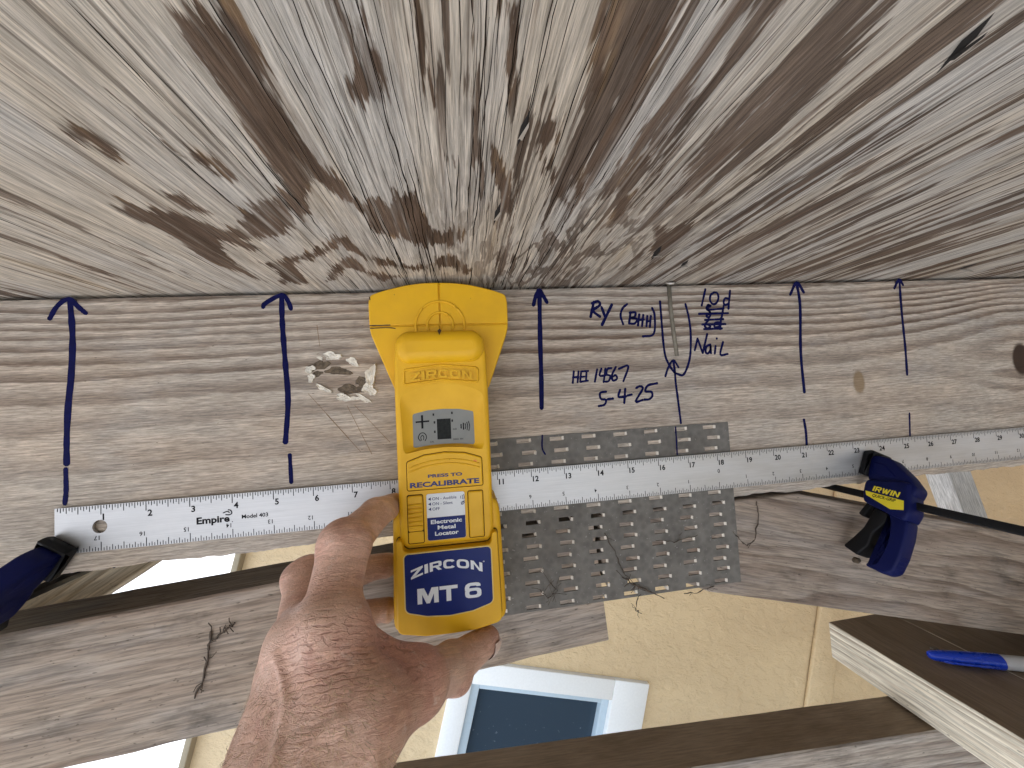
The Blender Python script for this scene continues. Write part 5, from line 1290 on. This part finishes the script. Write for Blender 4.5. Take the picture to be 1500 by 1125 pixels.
def m_skin():
    b = NB('suntanned_skin')
    red_ = b.attr('red'); tan_ = b.attr('tan')
    n1 = b.noise(b.vec(1.3, 1.3, 1.3), 1.0, 4, .6); n2 = b.noise(b.vec(7, 7, 7), 1.0, 3, .6)
    c = b.mix(b.step(n1, .3, .7), (.72, .48, .365), (.62, .37, .27))
    c = b.mix(b.mul(tan_, .45), c, (.47, .285, .185))
    c = b.mix(b.mul(red_, .6), c, (.60, .27, .21))
    blot = b.step(b.noise(b.vec(2.2, 2.2, 2.2, (9, 3, 2)), 1.0, 4, .65), .54, .70)
    c = b.mix(b.mul(blot, .35), c, (.50, .23, .175))
    fre = b.step(b.noise(b.vec(9, 9, 9, (2, 3, 2)), 1.0, 2, .5), .66, .74)
    c = b.mix(b.mul(fre, b.mul(tan_, .5)), c, (.24, .115, .06))
    pale = b.step(b.noise(b.vec(3.5, 3.5, 3.5, (5, 3, 2)), 1.0, 4, .7), .58, .72)
    c = b.mix(b.mul(pale, .45), c, (.80, .63, .53))
    wv = b.n('ShaderNodeVectorMath'); wv.operation = 'ADD'
    kn = b.n('ShaderNodeTexNoise'); b.t.links.new(b.vec(3, 3, 3), kn.inputs['Vector']); kn.inputs['Scale'].default_value = 1.0
    ks = b.n('ShaderNodeVectorMath'); ks.operation = 'SCALE'; b.t.links.new(kn.outputs['Color'], ks.inputs[0]); ks.inputs[3].default_value = .35
    b.t.links.new(b.coord(), wv.inputs[0]); b.t.links.new(ks.outputs[0], wv.inputs[1])
    e2 = b.step(b.vor(b.vec(15, 15, 24, v=wv.outputs[0]), 1.0), 0.0, .25)
    fn = b.noise(b.vec(30, 30, 44, (3, 1, 2)), 1.0, 3, .65)
    cwx = b.attr('cw'); csx = b.attr('cs')
    wn = b.noise(b.vec(1.6, 1.6, 1.6, (4, 4, 4)), 1.0, 3, .6)
    wn2 = b.noise(b.vec(6, 6, 6, (8, 4, 4)), 1.0, 2, .5)
    ph = b.add(b.mul(csx, 74.0), b.add(b.mul(wn, 16.0), b.mul(wn2, 5.0)))
    sn = b.math('SINE', ph)
    cre = b.mul(b.step(sn, .45, .98), b.mul(b.step(cwx, .15, .9), b.step(wn2, .34, .60)))
    sn2 = b.math('SINE', b.add(b.mul(csx, 31.0), b.add(b.mul(n1, 40.0), b.mul(wn, 14.0))))
    cre = b.math('MAXIMUM', cre, b.mul(b.mul(b.step(sn2, .90, .995), b.step(cwx, .2, .8)), .7))
    c = b.scale(c, b.add(b.mul(e2, .12), b.add(b.mul(fn, .22), .78)))
    c = b.mix(b.mul(cre, .55), c, (.19, .07, .045))
    cmb = b.n('ShaderNodeCombineXYZ'); b.put(cmb.inputs[0], b.mul(b.attr('along'), 9.0)); b.put(cmb.inputs[1], b.mul(b.attr('across'), 2.2))
    wr = b.noise(cmb.outputs[0], 1.0, 4, .65, .8)
    rg = b.step(b.math('ABSOLUTE', b.add(wr, -.5)), .0, .06)
    gt = b.step(b.noise(b.vec(1.1, 1.1, 1.1, (6, 1, 9)), 1.0, 2, .5), .38, .62, .35, 1.0)
    c = b.mix(b.mul(b.math('SUBTRACT', 1.0, rg), b.mul(gt, .26)), c, (.25, .09, .06))
    c = b.scale(c, b.step(wr, .3, .7, .90, 1.10))
    h = b.add(b.mul(rg, .5), b.mul(cre, -1.4))
    h = b.add(h, b.add(b.mul(wr, .9), b.add(b.mul(e2, .12), b.add(b.mul(n2, .5), b.mul(fn, .35)))))
    m = b.done(c, b.step(n1, .3, .7, .38, .52), b.bump(h, .45, .022), spec=.5)
    return m
hand = mesh('hand', HV, HF.tolist(), m_skin(), smooth=True)
fattr(hand, 'along', along); fattr(hand, 'across', across); fattr(hand, 'cw', cw); fattr(hand, 'cs', cs); fattr(hand, 'red', red); fattr(hand, 'tan', tan)
tag(hand, 'suntanned bare hand and forearm holding up the yellow locator', 'hand')
# thumb nail
tdir = (J['tt'] - J['it']); tdir /= np.linalg.norm(tdir)
nn = np.array((.40, -.75, -.52)); nn -= tdir * (nn @ tdir); nn /= np.linalg.norm(nn)
sd_ = np.cross(tdir, nn)
V_ = []; F_ = []
nu, nv = 10, 9
for i in range(nu):
    for j in range(nv):
        u = i / (nu - 1); v = j / (nv - 1) * 2 - 1
        half = .27 * (1 - .35 * (1 - u) ** 3) * (1 - .25 * max(0, u - .8) * 5 * .5)
        ang = v * .85
        rr = .352 + .03 * math.sin(u * math.pi) + (.01 if u > .9 else 0) - .05 * u * u + .035 * (1 - u)
        p = J['tt'] + tdir * (-.20 + .48 * u - .06 * v * v * u) + (nn * math.cos(ang) * rr + sd_ * math.sin(ang) * rr * .95)
        V_.append(tuple(p))
for i in range(nu - 1):
    for j in range(nv - 1):
        F_.append((i * nv + j, i * nv + j + 1, (i + 1) * nv + j + 1, (i + 1) * nv + j))
M_nailk = plain('finger_nail', (.66, .50, .43), .3, var=.06, scale=4)
mesh('thumb_nail', V_, F_, M_nailk, hand, smooth=True)
# fine hair on the back of the hand and forearm
HN = vnorm(HV, HF)
rs_ = np.random.RandomState(3)
cand = np.where((HN[:, 1] < -.15) & (HV[:, 2] < -7.2) & (HV[:, 1] < -4.2) & (HV[:, 2] > -11) & (HV[:, 0] < -1.2))[0]
V_ = []; F_ = []
for i in rs_.choice(cand, min(1300, len(cand)), replace=False):
    p = HV[i]; n_ = HN[i]
    gdir = np.array((-.35 + rs_.randn() * .35, -.3, .9 + rs_.randn() * .2)) * (1 if rs_.rand() < .25 else -1)
    gdir = gdir - n_ * (gdir @ n_); gdir /= np.linalg.norm(gdir)
    L = .10 + .12 * rs_.rand(); wd = .0048
    side = np.cross(gdir, n_) * wd; k = len(V_)
    for q, (a, b2) in enumerate(((0, 0), (.5, .035), (1.0, .045))):
        c_ = p + gdir * L * a + n_ * b2 * (.6 + rs_.rand() * .3); s2 = side * (1 - q * .4)
        V_ += [tuple(c_ - s2), tuple(c_ + s2)]
    F_ += [(k, k + 1, k + 3, k + 2), (k + 2, k + 3, k + 5, k + 4)]
o = mesh('arm_hair', V_, F_, plain('light_brown_hair', (.48, .33, .21), .4, var=.7, scale=8), hand); o['kind'] = 'stuff'

# ------------------------------------------------------------------ dry rootlets and cobweb strands caught on the joint
M_root = plain('dry_rootlet', (.075, .055, .04), .9, var=.4, scale=9)
def rootlet(pts, r_, label, n_extra=3, seed=0, fuzz=.12):
    q = random.Random(seed); P = [Vector(p) for p in pts]; Q = []
    for a, b_ in zip(P, P[1:]):
        for k in range(5):
            Q.append(a.lerp(b_, k / 5) + Vector((q.uniform(-1, 1) * .03, q.uniform(-.012, .004), q.uniform(-1, 1) * .03)))
    Q.append(P[-1])
    V_, F_ = tube(Q, r_, 5, [q.uniform(.5, 1.5) for _ in Q])
    for _ in range(n_extra):
        s_ = q.choice(Q); d = Vector((q.uniform(-1, 1), q.uniform(-.2, 0), q.uniform(-1, 1))) * fuzz * 2
        v2, f2 = tube([s_, s_ + d * .5 + Vector((q.uniform(-1, 1) * .05, 0, q.uniform(-1, 1) * .05)), s_ + d], r_ * .5, 4)
        F_ += [tuple(i + len(V_) for i in t) for t in f2]; V_ += v2
    return tag(mesh('dry_rootlet', V_, F_, M_root), label, 'rootlet', 'dry rootlets caught on the truss')
rootlet([(-6.75, -.04, -8.9), (-6.85, -.05, -9.4), (-6.95, -.04, -10.0), (-7.2, -.03, -10.5)], .024, 'forked dark rootlet stuck on the gray timber left of the wrist', 7, 1)
rootlet([(-6.85, -.06, -9.2), (-6.5, -.07, -8.95), (-6.2, -.05, -8.75)], .022, 'fuzzy clump of dark root fibre beside the forked rootlet', 9, 2)
rootlet([(4.0, -.07, -7.6), (4.3, -.09, -8.3), (4.5, -.08, -8.9), (5.0, -.08, -9.4), (5.7, -.1, -9.75)], .012, 'thin root thread crossing the middle of the metal plate', 4, 3)
rootlet([(4.45, -.08, -8.95), (4.8, -.1, -9.25), (5.3, -.12, -9.5)], .022, 'thick dark root fibre at the lower edge of the metal plate', 8, 4)
rootlet([(8.3, -.06, -8.2), (8.6, -.12, -8.5), (8.9, -.1, -8.35), (9.2, -.05, -7.6), (9.15, -.05, -7.2)], .015, 'curled root thread at the right edge of the metal plate', 5, 5)
rootlet([(1.9, -.07, -9.0), (2.1, -.1, -9.25), (2.4, -.1, -9.1), (2.2, -.1, -8.8)], .012, 'tangled dark fibre on the plate beside the locator base', 16, 6, .22)
rootlet([(4.9, -.05, -9.65), (4.75, -.1, -9.95), (4.85, -.1, -10.0)], .016, 'short dark crumb hanging below the plate over the stucco', 5, 7)
rootlet([(6.4, -.06, -9.7), (6.8, -.1, -9.72), (7.4, -.08, -9.62)], .012, 'loose root thread hanging under the right end of the plate', 5, 8)
rootlet([(5.6, -.06, -8.0), (6.2, -.08, -8.12), (7.0, -.08, -8.0)], .010, 'fine straight fibre lying across the lower right of the plate', 1, 9)
